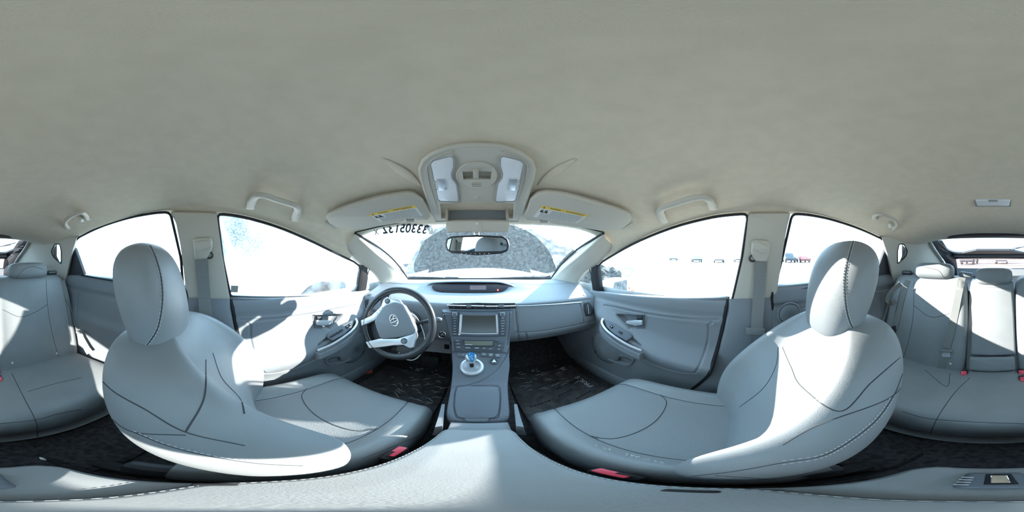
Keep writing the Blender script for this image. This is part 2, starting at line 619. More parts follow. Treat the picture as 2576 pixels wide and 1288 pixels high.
def ceiling_geo():
    g = []
    NX, NY = 61, 90
    for j in range(NY):
        s = j / (NY - 1)
        row = []
        for i in range(NX):
            t = -1 + 2 * i / (NX - 1)
            yf = .692 - .105 * abs(t) ** 2.2
            yr = -1.30 + .03 * t * t
            y = yr + (yf - yr) * s
            x = t * edge_w(y)
            row.append(V((x, y, ceil_z(x, y))))
        g.append(row)
    g.insert(0, [p + V((0, 0, .03)) for p in g[0]])
    g.append([p + V((0, .004, .03)) for p in g[-1]])
    return gridg(g)
struct('ceiling', ceiling_geo(), M['liner'], 'warm grey woven headliner', True)
# raised folds of the liner beside the overhead console
def fold(pa, pb):
    pts = []
    for i in range(14):
        t = i / 13
        p = V(pa) * (1 - t) + V(pb) * t
        pts.append(V((p.x, p.y, ceil_z(p.x, p.y) - .001)))
    return tube(pts, [.002 + .012 * sin(pi * i / 13) for i in range(14)], 10, flat=(1, .12))
for s in (-1, 1):
    o = mk('trim_%d' % (1 if s < 0 else 2), fold((s * .175, .26, 0), (s * .150, .40, 0)), V((0, 0, 0)))
    o.location = (0, 0, H); o.data.materials.append(M['liner']); o['kind'] = 'structure'; o['label'] = 'soft fold in the headliner beside the overhead console'; shade(o, True)

SL = (V((-.655, 0, 0)), V((1, 0, -.257)).normalized())
SR = (V((.655, 0, 0)), V((-1, 0, -.257)).normalized())
def mpx(l): return [(2 * FW - a, b) for a, b in l]

WIN = {
 'window_1': (SL, [(546, 538), (580, 541), (620, 548), (700, 571), (780, 605), (850, 640), (914, 669), (906, 740), (750, 747), (580, 746), (560, 650)], 'frost', 'side window of the driver door, dusted white'),
 'window_2': (SR, [(1882, 538), (1845, 540), (1800, 545), (1700, 569), (1600, 609), (1540, 643), (1496, 671), (1504, 742), (1650, 752), (1842, 755), (1866, 650)], 'glass', 'side window of the front passenger door'),
 'window_3': (SL, [(428, 534), (395, 535), (330, 546), (250, 571), (190, 602), (187, 640), (204, 692), (335, 713), (462, 738), (455, 650)], 'frost', 'side window of the rear door behind the driver'),
 'window_4': (SR, [(1993, 538), (2030, 540), (2080, 549), (2160, 574), (2228, 606), (2230, 640), (2206, 692), (2085, 714), (1946, 737), (1970, 640)], 'glass', 'side window of the rear door behind the passenger seat'),
}
NT = [3]
def trim(geo, m, label, smooth='auto'):
    o = struct('trim_%d' % NT[0], geo, m, label, smooth); NT[0] += 1
    return o
for k, (pl, px, gm, lab) in WIN.items():
    rad = [.03] + [.0] * 20
    pts = [UP(a, b, *pl) for a, b in px]
    o = fillet(pts, [.022] + [.2] * (len(pts) - 5) + [.012] * 4, 3)
    w = struct(k, plate([p - pl[1] * .012 for p in o], pl[1], .004), M[gm], lab)
    part('seal', tube(o, .006, 6, closed=True), M['black'], w)

# roof rail strips closing the liner down to the door glass
def rail(pl, tops, s):
    P = [UP(a, b, pl[0] - pl[1] * .010, pl[1]) for a, b in tops]
    P = curve(P, 60)
    rows = []
    for p in P:
        y = max(-1.2, min(.59, p.y))
        def cz(k): x = s * edge_w(y) * k; return V((x, p.y, ceil_z(x, y) - .001))
        rows.append([p + V((s * .02, 0, -.004)), p + V((0, 0, -.001)), p * .5 + cz(.99) * .5 + V((-s * .004, 0, -.002)), cz(.985), cz(.95) + V((0, 0, .003))])
    return gridg(rows)
trim(rail(SL, [(150, 606), (170, 600), (190, 598), (250, 567), (330, 542), (400, 531), (428, 530), (490, 532), (546, 534), (580, 537), (620, 544), (700, 567), (780, 601), (850, 636), (880, 652)], -1), M['liner'], 'headliner edge along the driver side roof rail', True)
trim(rail(SR, [(2262, 606), (2242, 600), (2230, 602), (2160, 570), (2080, 545), (2030, 536), (1993, 534), (1940, 534), (1882, 534), (1845, 536), (1800, 541), (1700, 565), (1600, 605), (1540, 639), (1515, 654)], 1), M['liner'], 'headliner edge along the passenger side roof rail', True)

w1 = bpy.data.objects['window_1']
part('window_sticker', tplate([(581, 718), (600, 719), (598, 736), (580, 735)], (SL[0] - SL[1] * .010, SL[1]), .0006), M['inkgrey'], w1, False, 'small grey square sticker low on the glass')
# triangular fixed divider in the rear doors
for s, pl, px in ((-1, SL, [(188, 625), (172, 640), (170, 692), (212, 692)]), (1, SR, [(2229, 624), (2245, 640), (2248, 690), (2203, 692)])):
    trim(tplate(px, pl, .02, off=.006, bevel=.002), M['dark'], 'black triangular corner panel of the rear side window')

# B pillars
BL = [(424, 533), (546, 535), (560, 640), (584, 775), (470, 768), (462, 700), (452, 620), (440, 560)]
BR = [(1992, 536), (1882, 536), (1870, 640), (1838, 778), (1948, 785), (1962, 700), (1974, 620), (1982, 575)]
pbl = (SL[0] + SL[1] * .012, SL[1]); pbr = (SR[0] + SR[1] * .012, SR[1])
BPILLAR = []
for s, pl, px in ((-1, pbl, BL), (1, pbr, BR)):
    o = [UP(a, b, *pl) for a, b in px]
    side = 'driver' if s < 0 else 'passenger'
    BPILLAR.append(trim(plate(fillet(o, .012), pl[1], .09, bevel=.012), M['pillar'], 'pale upper pillar cover between the %s side windows' % side))
# lower B pillar cover, dark
def lowB(s):
    rows = []
    for z, w, y0, y1 in ((-.185, .70, -.16, .028), (-.26, .692, -.16, .035), (-.36, .69, -.16, .055), (-.5, .685, -.16, .085), (-.62, .682, -.17, .125), (-.75, .68, -.2, .20), (-.85, .67, -.3, .32), (-.90, .64, -.4, .5)):
        rows.append([V((s * (w + .03), y0 - .01, z)), V((s * (w - .004), y0, z)), V((s * (w - .014), y0 + .02, z)), V((s * (w - .016), (y0 + y1) / 2, z)), V((s * (w - .014), y1 - .02, z)), V((s * (w - .004), y1, z)), V((s * (w + .03), y1 + .01, z))])
    return Surf(rows).geo(22, 20)
for s in (-1, 1):
    trim(lowB(s), M['door'], 'grey lower pillar cover beside the %s seat' % ('driver' if s < 0 else 'passenger'), True)

# A pillars (loft between the windshield edge and the door glass edge)
WSL = [V((-.53, .555, .106)), V((-.542, .72, .030)), V((-.556, .90, -.045)), V((-.57, 1.08, -.12)), V((-.58, 1.24, -.192))]
def apillar():
    B = [U(862, 620, x=-.648), U(890, 646, x=-.653), U(916, 668, x=-.66), U(938, 680, x=-.664), U(957, 700, x=-.668), U(968, 722, x=-.672), U(985, 742, x=-.672)]
    A = curve(WSL, 7)
    rows = []
    for a, b in zip(A, B):
        m = (a + b) / 2; out = (m - V((0, m.y, 0))).normalized()
        rows.append([a + V((-.012, .02, .03)), a, a * .75 + b * .25 - out * .012, a * .5 + b * .5 - out * .018, a * .25 + b * .75 - out * .012, b, b + V((-.03, 0, .0))])
    return Surf(rows).geo(24, 30)
AP = apillar()
trim(AP, M['pillar'], 'pale windshield pillar cover on the driver side', True)
trim(gmir(AP), M['pillar'], 'pale windshield pillar cover on the passenger side', True)
# door-frame bar ahead of the front side glass, and the small fixed quarter glass
for s, pl in ((-1, SL), (1, SR)):
    f = (lambda l: l) if s < 0 else mpx
    trim(tplate(f([(912, 664), (925, 669), (926, 700), (919, 745), (901, 745), (906, 700)]), pl, .03, off=.004, bevel=.003), M['black'], 'black door frame bar ahead of the %s side window' % ('driver' if s < 0 else 'passenger'))
    q = [UP(a, b, *pl) for a, b in f([(930, 674), (940, 680), (958, 702), (968, 722), (965, 745), (916, 745), (922, 700)])]
    w = struct('window_%d' % (5 if s < 0 else 6), plate([p - pl[1] * .012 for p in q], pl[1], .004), M['glass'], 'small triangular quarter glass ahead of the %s door' % ('driver' if s < 0 else 'passenger'))
    part('seal', tube(fillet(q, .01), .003, 6, closed=True), M['black'], w)

# windshield
top = [V((-.53, .555, .108)), V((-.36, .63, .142)), V((-.18, .67, .150)), V((0, .685, .152)), V((.18, .67, .150)), V((.36, .63, .142)), V((.53, .555, .108))]
bot = [V((-.58, 1.24, -.192)), V((-.4, 1.30, -.19)), V((-.2, 1.33, -.188)), V((0, 1.34, -.187)), V((.2, 1.33, -.188)), V((.4, 1.30, -.19)), V((.58, 1.24, -.192))]
wr = []
for k in range(5):
    t = k / 4
    wr.append([a * (1 - t) + b * t + V((0, .02, .035)) * sin(pi * t) for a, b in zip(top, bot)])
WS = Surf(wr)
gw = WS.geo(30, 20)
WIND = struct('window_7', join(gw, gmove(gw, (0, .004, .005))), M['screenclear'], 'raked windshield', True)
part('windshield_seal', tube([WS.pt(0, i / 20) for i in range(21)] + [WS.pt(i / 20, 1) for i in range(1, 21)] + [WS.pt(1, 1 - i / 20) for i in range(1, 21)], .006, 6), M['black'], WIND)
part('windshield_seal', tube([WS.pt(i / 24, 0) + V((0, 0, .004)) for i in range(25)], .003, 6), M['black'], WIND)

def ray_ws(px, py):
    """where the line of sight meets the windshield (coarse search, then refine)"""
    r = ray(px, py); best = None
    u0, v0, du = .5, .5, .5
    for it in range(6):
        for i in range(13):
            for j in range(13):
                u = u0 + du * (i / 6 - 1); v = v0 + du * (j / 6 - 1)
                if not (0 <= u <= 1 and 0 <= v <= 1): continue
                p = WS.pt(u, v); e = (p.normalized() - r).length
                if best is None or e < best[0]: best = (e, u, v)
        u0, v0 = best[1], best[2]; du *= .3
    return u0, v0
# the dust film on the outside of the glass, with the swept field left clear
SWEPT = [(1040, 668), (1050, 645), (1063, 613), (1085, 597), (1120, 577), (1150, 566), (1200, 562), (1260, 566), (1310, 577), (1350, 600), (1380, 632), (1394, 662), (1400, 690), (1330, 693), (1200, 696), (1090, 695), (1046, 690)]
UV = [ray_ws(a, b) for a, b in SWEPT]
UVC = curve([V((a, b, 0)) for a, b in UV], 60, True)
def film_geo():
    N = 70
    border = []
    m = len(UVC)
    c = sum(UVC, V((0, 0, 0))) / m
    loops = [[], [], [], [], []]
    for p in UVC:
        d = p - c
        ks = []
        if d.x > 0: ks.append((.995 - c.x) / d.x)
        if d.x < 0: ks.append((.005 - c.x) / d.x)
        if d.y > 0: ks.append((.99 - c.y) / d.y)
        if d.y < 0: ks.append((.01 - c.y) / d.y)
        k = max(1.0, min(ks))
        for q, t in enumerate((0, .25, .5, .75, 1)):
            e = c + d * (1 + (k - 1) * t)
            loops[q].append(WS.pt(e.x, e.y) + V((0, .009, .010)))
    return gridg(loops, True, False)
part('dust_film', film_geo(), M['dust'], WIND, True, 'whitish dust on the windshield outside the swept field')
def fan_geo():
    c = sum(UVC, V((0, 0, 0))) / len(UVC)
    return gridg([[WS.pt((c + (p - c) * t).x, (c + (p - c) * t).y) + V((0, .009, .010)) for p in UVC] for t in (.02, .3, .6, .85, 1)], True, False)
# lot number on a sticker, read from outside, lying on the curved glass
from mathutils.bvhtree import BVHTree
GB = BVHTree.FromPolygons([tuple(v) for v in gw[0]], [tuple(f) for f in gw[1]])
def onglass(geo, off=.004):
    def f(v):
        p, n, i, d = GB.find_nearest(v)
        if n.dot(p) > 0: n = -n
        return p + n * off
    return gmap(geo, f)
uvn = ray_ws(1010, 575)
pc = WS.pt(*uvn)
nn = WS.nrm(*uvn)
if nn.dot(pc) > 0: nn = -nn
pc = pc + nn * .005
pn = (pc, nn)
a, b = UP(1078, 575, *pn), UP(940, 575, *pn)
ex = (b - a).normalized(); ey = nn.cross(ex)
if ey.z < 0: ey = -ey
mid = (UP(1076, 574, *pn) + UP(962, 576, *pn)) / 2
W9 = (UP(1076, 574, *pn) - UP(962, 576, *pn)).length
part('lot_number', onglass(text('33305132', mid, ex, ey, (UP(1015, 564, *pn) - UP(1015, 587, *pn)).length, w=W9, bold=.03, spacing=1.05)), M['inkblack'], WIND, False, 'black lot number 33305132X reading backwards')
part('lot_number', onglass(text('X', UP(946, 580, *pn), ex, ey, (UP(946, 573, *pn) - UP(946, 586, *pn)).length, w=.022, bold=.02)), M['inkblack'], WIND, False)
tagpl = (pc - nn * .002, nn)
tagp = [UP(q, r, *tagpl) for q, r in ((1062, 561), (1086, 562), (1092, 584), (1080, 586), (1078, 578))]
part('lot_sticker', onglass(plate(tagp, nn, .0006), .003), M['label'], WIND, False)
for k in range(3):
    part('sticker_code', text(('MAR', '24', 'II')[k], UP(1080 + 3 * k, 570 + 5 * k, *pn), ex, ey, .008), M['inkblack'], WIND, False)

# ------------------------------------------------------------------ front doors
def arm_z(y): return smk([(0, -.535), (.2, -.52), (.4, -.485), (.55, -.43), (.68, -.375), (.80, -.34)], y)
def Wd(y, z):
    w = smk([(-.92, .665), (-.75, .672), (-.6, .672), (-.45, .682), (-.33, .686), (-.285, .684), (-.272, .690), (-.24, .686), (-.2, .690), (-.18, .705)], z)
    d = z - arm_z(y)
    b = 0
    if d > 0: b = math.exp(-(d / .055) ** 2)
    else: b = math.exp(-(d / .085) ** 2)
    fade = min(1, max(0, (.83 - y) / .12))
    return w - .062 * b * fade
HPX = [(792, 794), (860, 790), (822, 824), (795, 822)]; MPX = [(822, 908), (838, 900), (876, 896), (880, 903), (850, 914), (832, 916)]; CPX = [(799, 866), (826, 846), (838, 856), (836, 862), (800, 878)]
HPL = plane3(V((-Wd(.45, -.35), .45, -.35)), V((-Wd(.45, -.28), .45, -.28)), V((-Wd(.56, -.31), .56, -.31)))
QPL = plane3(V((-.668, .45, -.6)), V((-.668, .75, -.6)), V((-.668, .6, -.75)))
PPL = plane3(V((-.612, .42, -.468)), V((-.612, .66, -.368)), V((-.68, .55, -.372)))
CUPS = [([(p.y, p.z) for p in [UP(a, b, *pl) for a, b in px]], dep) for px, pl, dep in ((HPX, HPL, .034), (MPX, QPL, .040), (CPX, PPL, .030))]
INS = curve([V((a, b, 0)) for a, b in [(.6, -.305), (.14, -.295), (.115, -.32), (.12, -.42), (.15, -.54), (.19, -.585), (.30, -.595), (.42, -.57)]], 60)
DGRV = kd_of(dense(INS, .002) + dense([V((.07 + .03 * k, -.283 - .03 * (.07 + .03 * k), 0)) for k in range(22)], .002))
def Wdc(y, z):
    """door skin with its real grooves and hollowed cups"""
    w = Wd(y, z)
    co, i, d = DGRV.find(V((y, z, 0)))
    if d < .006: w += .006 * (1 - (d / .006) ** 2)
    for Q, dep in CUPS:
        if inpoly(y, z, Q): w += dep * min(1, edged(y, z, Q) / .005)
    return w
def door_rear(z): return smk([(-.90, .30), (-.785, .215), (-.625, .128), (-.445, .082), (-.3, .055), (-.17, .035)], z)
def sill_z(y): return lerpk([(0, -.178), (.82, -.238)], y)
def door_geo(s):
    NZ, NY = 190, 210
    g = []
    for j in range(NZ):
        t = j / (NZ - 1)
        row = []
        for i in range(NY):
            u = i / (NY - 1)
            zr = -.178 + (-.90 + .178) * t
            y0 = door_rear(zr); y1 = .86
            y = y0 + (y1 - y0) * u
            z0 = sill_z(y)
            z = z0 + (-.90 - z0) * t
            row.append(V((s * Wdc(y, z), y, z)))
        g.append(row)
    g.insert(0, [p + V((s * .03, 0, .004)) for p in g[0]])
    return gridg(g)
DOORPL = {}
for s in (-1, 1):
    who = 'driver' if s < 0 else 'front passenger'
    d = struct('door_%d' % (1 if s < 0 else 2), door_geo(s), M['door'], 'grey moulded inner panel of the %s door' % who, True)
    fl = (lambda g: g) if s < 0 else gmir
    # door gap rubber along the rear edge
    part('door_seal', fl(tube([V((-(Wd(door_rear(z), z) - .0), door_rear(z) - .004, z)) for z in [-.18 - .045 * k for k in range(16)]], .008, 6)), M['black'], d)
    # handle bezel + lever + lock
    hp = plane3(V((-Wd(.45, -.35), .45, -.35)), V((-Wd(.45, -.28), .45, -.28)), V((-Wd(.56, -.31), .56, -.31)))
    part('handle_recess', tplate([(792, 794), (860, 790), (822, 824), (795, 822)], hp, .004, off=-.024, flip=s > 0), M['door'], d)
    part('handle_bezel', fl(tube([UP(a, b, hp[0] + hp[1] * .008, hp[1]) for a, b in ((791, 792), (862, 788), (824, 826), (793, 824))], .003, 6, closed=True)), M['stack'], d)
    lv = part('door_lever', tplate([(797, 806), (815, 806), (838, 808), (838, 814), (815, 820), (797, 818)], hp, .012, off=.018, bevel=.004, rad=.004, flip=s > 0), M['silver'], d, label='silver inside door lever')
    part('lock_knob', tplate([(798, 797), (811, 797), (811, 805), (798, 805)], hp, .01, off=.016, bevel=.003, flip=s > 0), M['dark'], d)
    # armrest pod with switches and the silver strip
    pp = plane3(V((-.612, .42, -.468)), V((-.612, .66, -.368)), V((-.68, .55, -.372)))
    # grip cup: a dark recess behind the pod
    part('pull_cup', tplate([(799, 866), (826, 846), (838, 856), (836, 862), (800, 878)], pp, .004, off=-.022, flip=s > 0), M['door'], d)
    pod = part('switch_panel', tplate([(894, 803), (884, 806), (864, 815), (824, 838), (822, 848), (836, 857), (868, 839), (886, 822)], pp, .035, off=.012, bevel=.004, rad=.006, flip=s > 0), M['stack'], d)
    part('silver_strip', fl(ribbon(curve([UP(a, b, pp[0] + pp[1] * .014, pp[1]) for a, b in ((895, 802), (898, 812), (890, 827), (872, 843), (836, 866), (799, 882))], 30), pp[1].cross(V((0, 1, .5))), .010, .012)), M['silver'], d, label='bright silver trim strip along the armrest')
    lip = curve([UP(a, b, pp[0] + pp[1] * .005, pp[1]) for a, b in ((899, 806), (900, 818), (888, 838), (866, 856), (836, 874), (800, 890))], 30)
    part('armrest_lip', fl(loft([[p, p + V((.010, 0, -.002)), p + V((.012, 0, -.03)), p + V((-.03, 0, -.055)), p + V((-.05, 0, -.02))] for p in lip])), M['door'], d)
    sw = [((838, 843), (12, 6)), ((855, 833), (12, 6))] if s < 0 else [((851, 835), (13, 7))]
    for (cx, cy), (w, h) in sw:
        for dx, dy in (((-4, 2), (4, -3)) if s < 0 else ((0, 0),)):
            x, y = cx + dx, cy + dy
            part('window_switch', tplate([(x - w * .42, y + 1), (x + w * .2, y - h * .6), (x + w * .45, y - 1), (x - w * .15, y + h * .6)], pp, .01, off=.018, bevel=.002, flip=s > 0), M['dark'], pod)
    for k in range(2 if s < 0 else 1):
        x, y = 873 + 8 * k, 821 - 5 * k
        b_ = part('lock_switch', tplate([(x - 4, y), (x + 1, y - 4), (x + 5, y), (x, y + 5)], pp, .008, off=.017, bevel=.002, flip=s > 0), M['black'], pod)
        part('switch_mark', tplate([(x - 1, y), (x + 1, y - 1.2), (x + 2, y + .3), (x, y + 1.5)], pp, .001, off=.0185, flip=s > 0), M['ink'], b_)
    # map pocket and lower speaker bulge
    qp = plane3(V((-.668, .45, -.6)), V((-.668, .75, -.6)), V((-.668, .6, -.75)))
    part('map_pocket', tplate([(822, 908), (838, 900), (876, 896), (880, 903), (850, 914), (832, 916)], qp, .004, off=-.030, flip=s > 0), M['door'], d)
    part('pocket_lip', fl(tube(curve([UP(a, b, qp[0] + qp[1] * .006, qp[1]) for a, b in ((818, 904), (824, 914), (836, 919), (856, 914), (882, 903))], 16), .005, 6)), M['door'], d)
    part('door_plug', fl(lathe([(.0, .002), (.006, .002), (.008, 0), (.008, -.01)], U(914, 885, x=-.664), V((1, 0, 0)), 12)), M['dark'], d)
    part('speaker_swell', fl(lathe([(.0, .014), (.05, .013), (.09, .008), (.115, 0), (.12, -.01)], V((-.672, .70, -.62)), V((1, 0, 0)), 32)), M['door'], d, True)
    part('sill_top', fl(tube([V((-.699, y, sill_z(y) - .004)) for y in [.03 + .04 * k for k in range(21)]], .007, 8)), M['door'], d, True)

# ------------------------------------------------------------------ rear doors
def rsill(y): return lerpk([(-1.0, -.128), (-.5, -.126), (-.1, -.138)], y)
def Wr(y, z):
    w = smk([(-.92, .66), (-.7, .668), (-.55, .672), (-.42, .655), (-.36, .672), (-.235, .684), (-.225, .690), (-.2, .684), (-.15, .690), (-.12, .705)], z)
    return w - .02 * max(0, (-y - .75) / .25) ** 2
RGRV = kd_of(dense([V((y, -.227 + .02 * (y + .5), 0)) for y in [-.16 - .04 * k for k in range(20)]], .002) + dense(curve([V((a, b, 0)) for a, b in ((-.2, -.245), (-.7, -.235), (-.83, -.25), (-.85, -.3), (-.83, -.45), (-.78, -.6))], 60), .002))
def Wrc(y, z):
    co, i, d = RGRV.find(V((y, z, 0)))
    return Wr(y, z) + (.006 * (1 - (d / .006) ** 2) if d < .006 else 0)
def rdoor_geo(s):
    g = []
    for j in range(170):
        t = j / 169; row = []
        for i in range(190):
            y = -.155 - .85 * i / 189
            z0 = rsill(y); z = z0 + (-.90 - z0) * t
            row.append(V((s * Wrc(y, z), y, z)))
        g.append(row)
    g.insert(0, [p + V((s * .03, 0, .004)) for p in g[0]])
    return gridg(g)
RDG = {}
for s in (-1, 1):
    who = 'behind the driver' if s < 0 else 'behind the front passenger'
    RDG[s] = rdoor_geo(s)
    d = struct('door_%d' % (3 if s < 0 else 4), RDG[s], M['door'], 'grey inner panel of the rear door %s' % who, True)
    fl = (lambda g: g) if s < 0 else gmir
    part('sill_top', fl(tube([V((-.700, -.16 - .042 * k, rsill(-.16 - .042 * k) - .004)) for k in range(20)], .007, 8)), M['door'], d, True)
    if s > 0:
        c = U(1986, 789, x=.672)
        part('speaker_ring', ring(c, V((-1, 0, 0)), .052, .004, 32, 8), M['door'], d)
        part('speaker_grille', lathe([(0, .004), (.04, .003), (.05, 0)], c, V((-1, 0, 0)), 28), M['dash'], d, True)
    part('door_edge', fl(tube([V((-.69, -.158, -.14 - .05 * k)) for k in range(15)], .008, 6)), M['black'], d)

# ------------------------------------------------------------------ C pillars, cargo sides, hatch
cpl = plane3(U(190, 600, x=-.60), U(166, 692, x=-.655), V((-.49, -1.27, .125)))
CPO = [(194, 596), (186, 620), (176, 650), (168, 690), (164, 708), (140, 712), (60, 712), (30, 690), (36, 664), (55, 636), (76, 606), (70, 596), (100, 602), (140, 600), (166, 594)]
CPH = [(138, 614), (150, 614), (154, 632), (154, 664), (134, 646), (129, 632)]
for s in (-1, 1):
    side = 'driver' if s < 0 else 'passenger'
    trim(tplate(CPO, cpl, .02, holes=[CPH], flip=s > 0), M['pillar'], 'pale rear quarter panel on the %s side' % side)
    g = tplate(CPH, cpl, .004, off=-.015, flip=s > 0)
    w = struct('window_%d' % (8 if s < 0 else 9), g, M['glass'], 'small rear quarter window on the %s side' % side)
    o = [UP(a, b, *cpl) for a, b in CPH]
    part('seal', tube([mir(p) if s > 0 else p for p in fillet(o, .012)], .004, 6, closed=True), M['black'], w)
    # the frame of the rear door opening
    e = curve([UP(a, b, SL[0] + SL[1] * .012, SL[1]) for a, b in ((197, 596), (186, 612), (177, 640), (170, 690), (166, 715))], 20)
    trim((lambda g_: g_ if s < 0 else gmir(g_))(tube(e, .010, 8)), M['black'], 'black rubber seal of the rear door opening on the %s side' % side)
    # pillar fold running to the hatch
    e = curve([UP(a, b, cpl[0] + cpl[1] * .004, cpl[1]) for a, b in ((78, 602), (66, 624), (46, 652), (34, 672))], 16)
    trim((lambda g_: g_ if s < 0 else gmir(g_))(tube(e, .022, 10, flat=(1, .5))), M['pillar'], 'rounded pale edge beside the hatch frame on the %s side' % side, True)
    # cargo side wall
    g = []
    for z in (.12, 0, -.15, -.3, -.6, -.9):
        g.append([V((s * (.67 if z < -.05 else .60), y, z)) for y in (-.98, -1.2, -1.5, -1.8, -2.0)])
    trim(gridg(g), M['dash'], 'cargo area side lining on the %s side' % side)

# hatch: upper sloped glass, spoiler bar, lower upright glass
HW0, HW1 = .485, .50
ht = [V((x, -1.30 + .03 * (x / .49) ** 2, .134 - .004 * (x / .49) ** 2)) for x in (-.49, -.3, -.1, .1, .3, .49)]
hb = [V((x * 1.05, -1.92, .018)) for x in (-.49, -.3, -.1, .1, .3, .49)]
hs = Surf([ht, [(a + b) / 2 + V((0, 0, .012)) for a, b in zip(ht, hb)], hb])
w = struct('window_10', hs.geo(20, 10), M['tailglass'], 'long sloping upper glass of the hatch', True)
def fr(p, q, wdt, t=.02, m='dark'):
    return None
HP = plane3(V((-.4, -1.30, .134)), V((.4, -1.30, .134)), V((0, -1.92, .018)))
HO = [(2338, 604), (2344, 598), (2376, 594), (2498, 593), (2620, 594), (2652, 598), (2658, 604), (2600, 652), (2498, 652), (2396, 652)]
HI = [(2358, 603), (2376, 600), (2498, 597.5), (2620, 600), (2638, 603), (2632, 612), (2612, 629), (2590, 637), (2575, 637.5), (2540, 630), (2456, 630), (2421, 637.5), (2400, 637), (2384, 629), (2364, 612)]
trim(tplate(HO, HP, .02, off=.01, holes=[HI]), M['dark'], 'black frame around the upper hatch glass')
# black side members of the hatch frame, from the roof corner down to the lower frame
outer_ = curve([U(2342, 604, y=-1.30), U(2360, 632, y=-1.50), U(2380, 662, y=-1.74), U(2392, 694, y=-1.90)], 14)
inner_ = curve([U(2370, 604, y=-1.34), U(2388, 632, y=-1.72), U(2404, 650, y=-1.93), U(2410, 694, y=-1.95)], 14)
hg = loft([[a, b, b + V((0, -.02, -.01)), a + V((.01, -.03, -.01))] for a, b in zip(outer_, inner_)])
trim(hg, M['dark'], 'black hatch frame side on the passenger side', True)
trim(gmap(hg, lambda v: V((-.02 - v.x, v.y, v.z))), M['dark'], 'black hatch frame side on the driver side', True)
# small upper corner pieces
BARp = plane3(V((-.4, -1.90, .02)), V((.4, -1.90, .02)), V((0, -1.93, -.03)))
bar = rbox(V((0, -1.92, .004)), (1.04, .07, .036), .012)
trim(bar, M['door'], 'grey spoiler bar between the two hatch windows')
LP = (V((0, -1.95, -.05)), V((0, 1, 0)))
LO = [(2386, 646), (2610, 646), (2618, 700), (2378, 700)]
LI = [(2403, 652), (2412, 650), (2498, 649), (2584, 650), (2593, 652), (2596, 664), (2590, 674), (2580, 677), (2416, 677), (2406, 674), (2400, 664)]
trim(tplate(LO, LP, .03, holes=[LI]), M['dark'], 'dark lower hatch frame around the upright window')
w = struct('window_11', tplate(LI, LP, .004, off=-.012), M['lowglass'], 'narrow upright rear window with defroster lines')
for k in range(4):
    z = -.035 - .028 * k
    part('defroster_line', tube([V((-.42, -1.957, z)), V((.42, -1.957, z))], .0012, 4), M['orange'], w)
# rear wiper, seen through the sloped glass
wp = thing('rear_wiper', 'thin black wiper arm lying on the sloping hatch glass', 'wiper', V((-.38, -1.75, .08)))
part('wiper_arm', tube([V((-.46, -1.50, .128)), V((-.30, -1.72, .088)), V((-.2, -1.85, .06))], .006, 6), M['black'], wp)
part('wiper_blade', tube([V((-.44, -1.60, .112)), V((-.22, -1.76, .082))], .005, 6), M['black'], wp)
trim(rbox(V((0, -1.96, -.55)), (1.4, .04, .80), .01), M['dash'], 'lower hatch lining')
# cargo cover behind the bench
solo('cargo_cover', rbox(V((0, -1.5, -.245)), (1.26, .84, .02), .008), M['dark'], 'dark retractable cover stretched over the cargo bay', 'cargo cover')

# ------------------------------------------------------------------ floor
def floor_geo():
    rows = []
    for x in (-.72, -.4, -.16, -.13, .13, .16, .4, .72):
        tun = abs(x) < .15
        rows.append([V((x, -2.0, -.90)), V((x, -1.0, -.90)), V((x, -.30, -.88 if tun else -.90)), V((x, .2, -.80 if tun else -.90)), V((x, .8, -.72 if tun else -.90)), V((x, 1.05, -.70 if tun else -.88)), V((x, 1.28, -.60 if tun else -.68)), V((x, 1.36, -.40)), V((x, 1.38, -.19))])
    return gridg(rows)
struct('floor', floor_geo(), M['carpet'], 'dark carpet floor of the cabin')
for s in (-1, 1):
    trim(rbox(V((s * .70, .45, -.86)), (.10, 1.1, .10), .02), M['door'], 'grey door sill plate on the %s side' % ('driver' if s < 0 else 'passenger'))
    # kick panel ahead of the door
    g = [[V((s * w, y, z)) for y, w in ((.84, .672), (.95, .665), (1.1, .64), (1.3, .62))] for z in (-.30, -.5, -.7, -.92)]
    trim(gridg(g), M['door'], 'grey kick panel in the %s footwell' % ('driver' if s < 0 else 'passenger'))
# ------------------------------------------------------------------ tracing on modelled skins
from mathutils.bvhtree import BVHTree
class Skin:
    def __init__(s, geo):
        s.b = BVHTree.FromPolygons([tuple(v) for v in geo[0]], [tuple(f) for f in geo[1]])
    def hit(s, px, py):
        r = ray(px, py)
        h = s.b.ray_cast(V((0, 0, 0)), r, 5.0)
        if h[0] is None: return None, None
        n = h[1].normalized()
        if n.dot(r) > 0: n = -n
        return h[0], n
    def line(s, px, n, off=0.0):
        out = []
        for q in curve([V((a, b, 0)) for a, b in px], n):
            p, m = s.hit(q.x, q.y)
            if p is not None: out.append(p + m * off)
        return out
def seam(skin, px, parent, r=.0013, n=30, name='seam', m='seam', off=0.0):
    l = skin.line(px, n, off)
    # break where the sight line jumps
    runs = [[]]
    for p in l:
        if runs[-1] and (p - runs[-1][-1]).length > .09: runs.append([])
        runs[-1].append(p)
    for run in runs:
        if len(run) > 2: part(name, tube(run, r, 6), M[m], parent)
def stitches(skin, px, parent, n=60, off=.001):
    l = skin.line(px, n, off)
    if len(l) > 3: part('stitching', dashes(l, .0045, .0028, .0009, 4), M['stitch'], parent, kind='stuff')

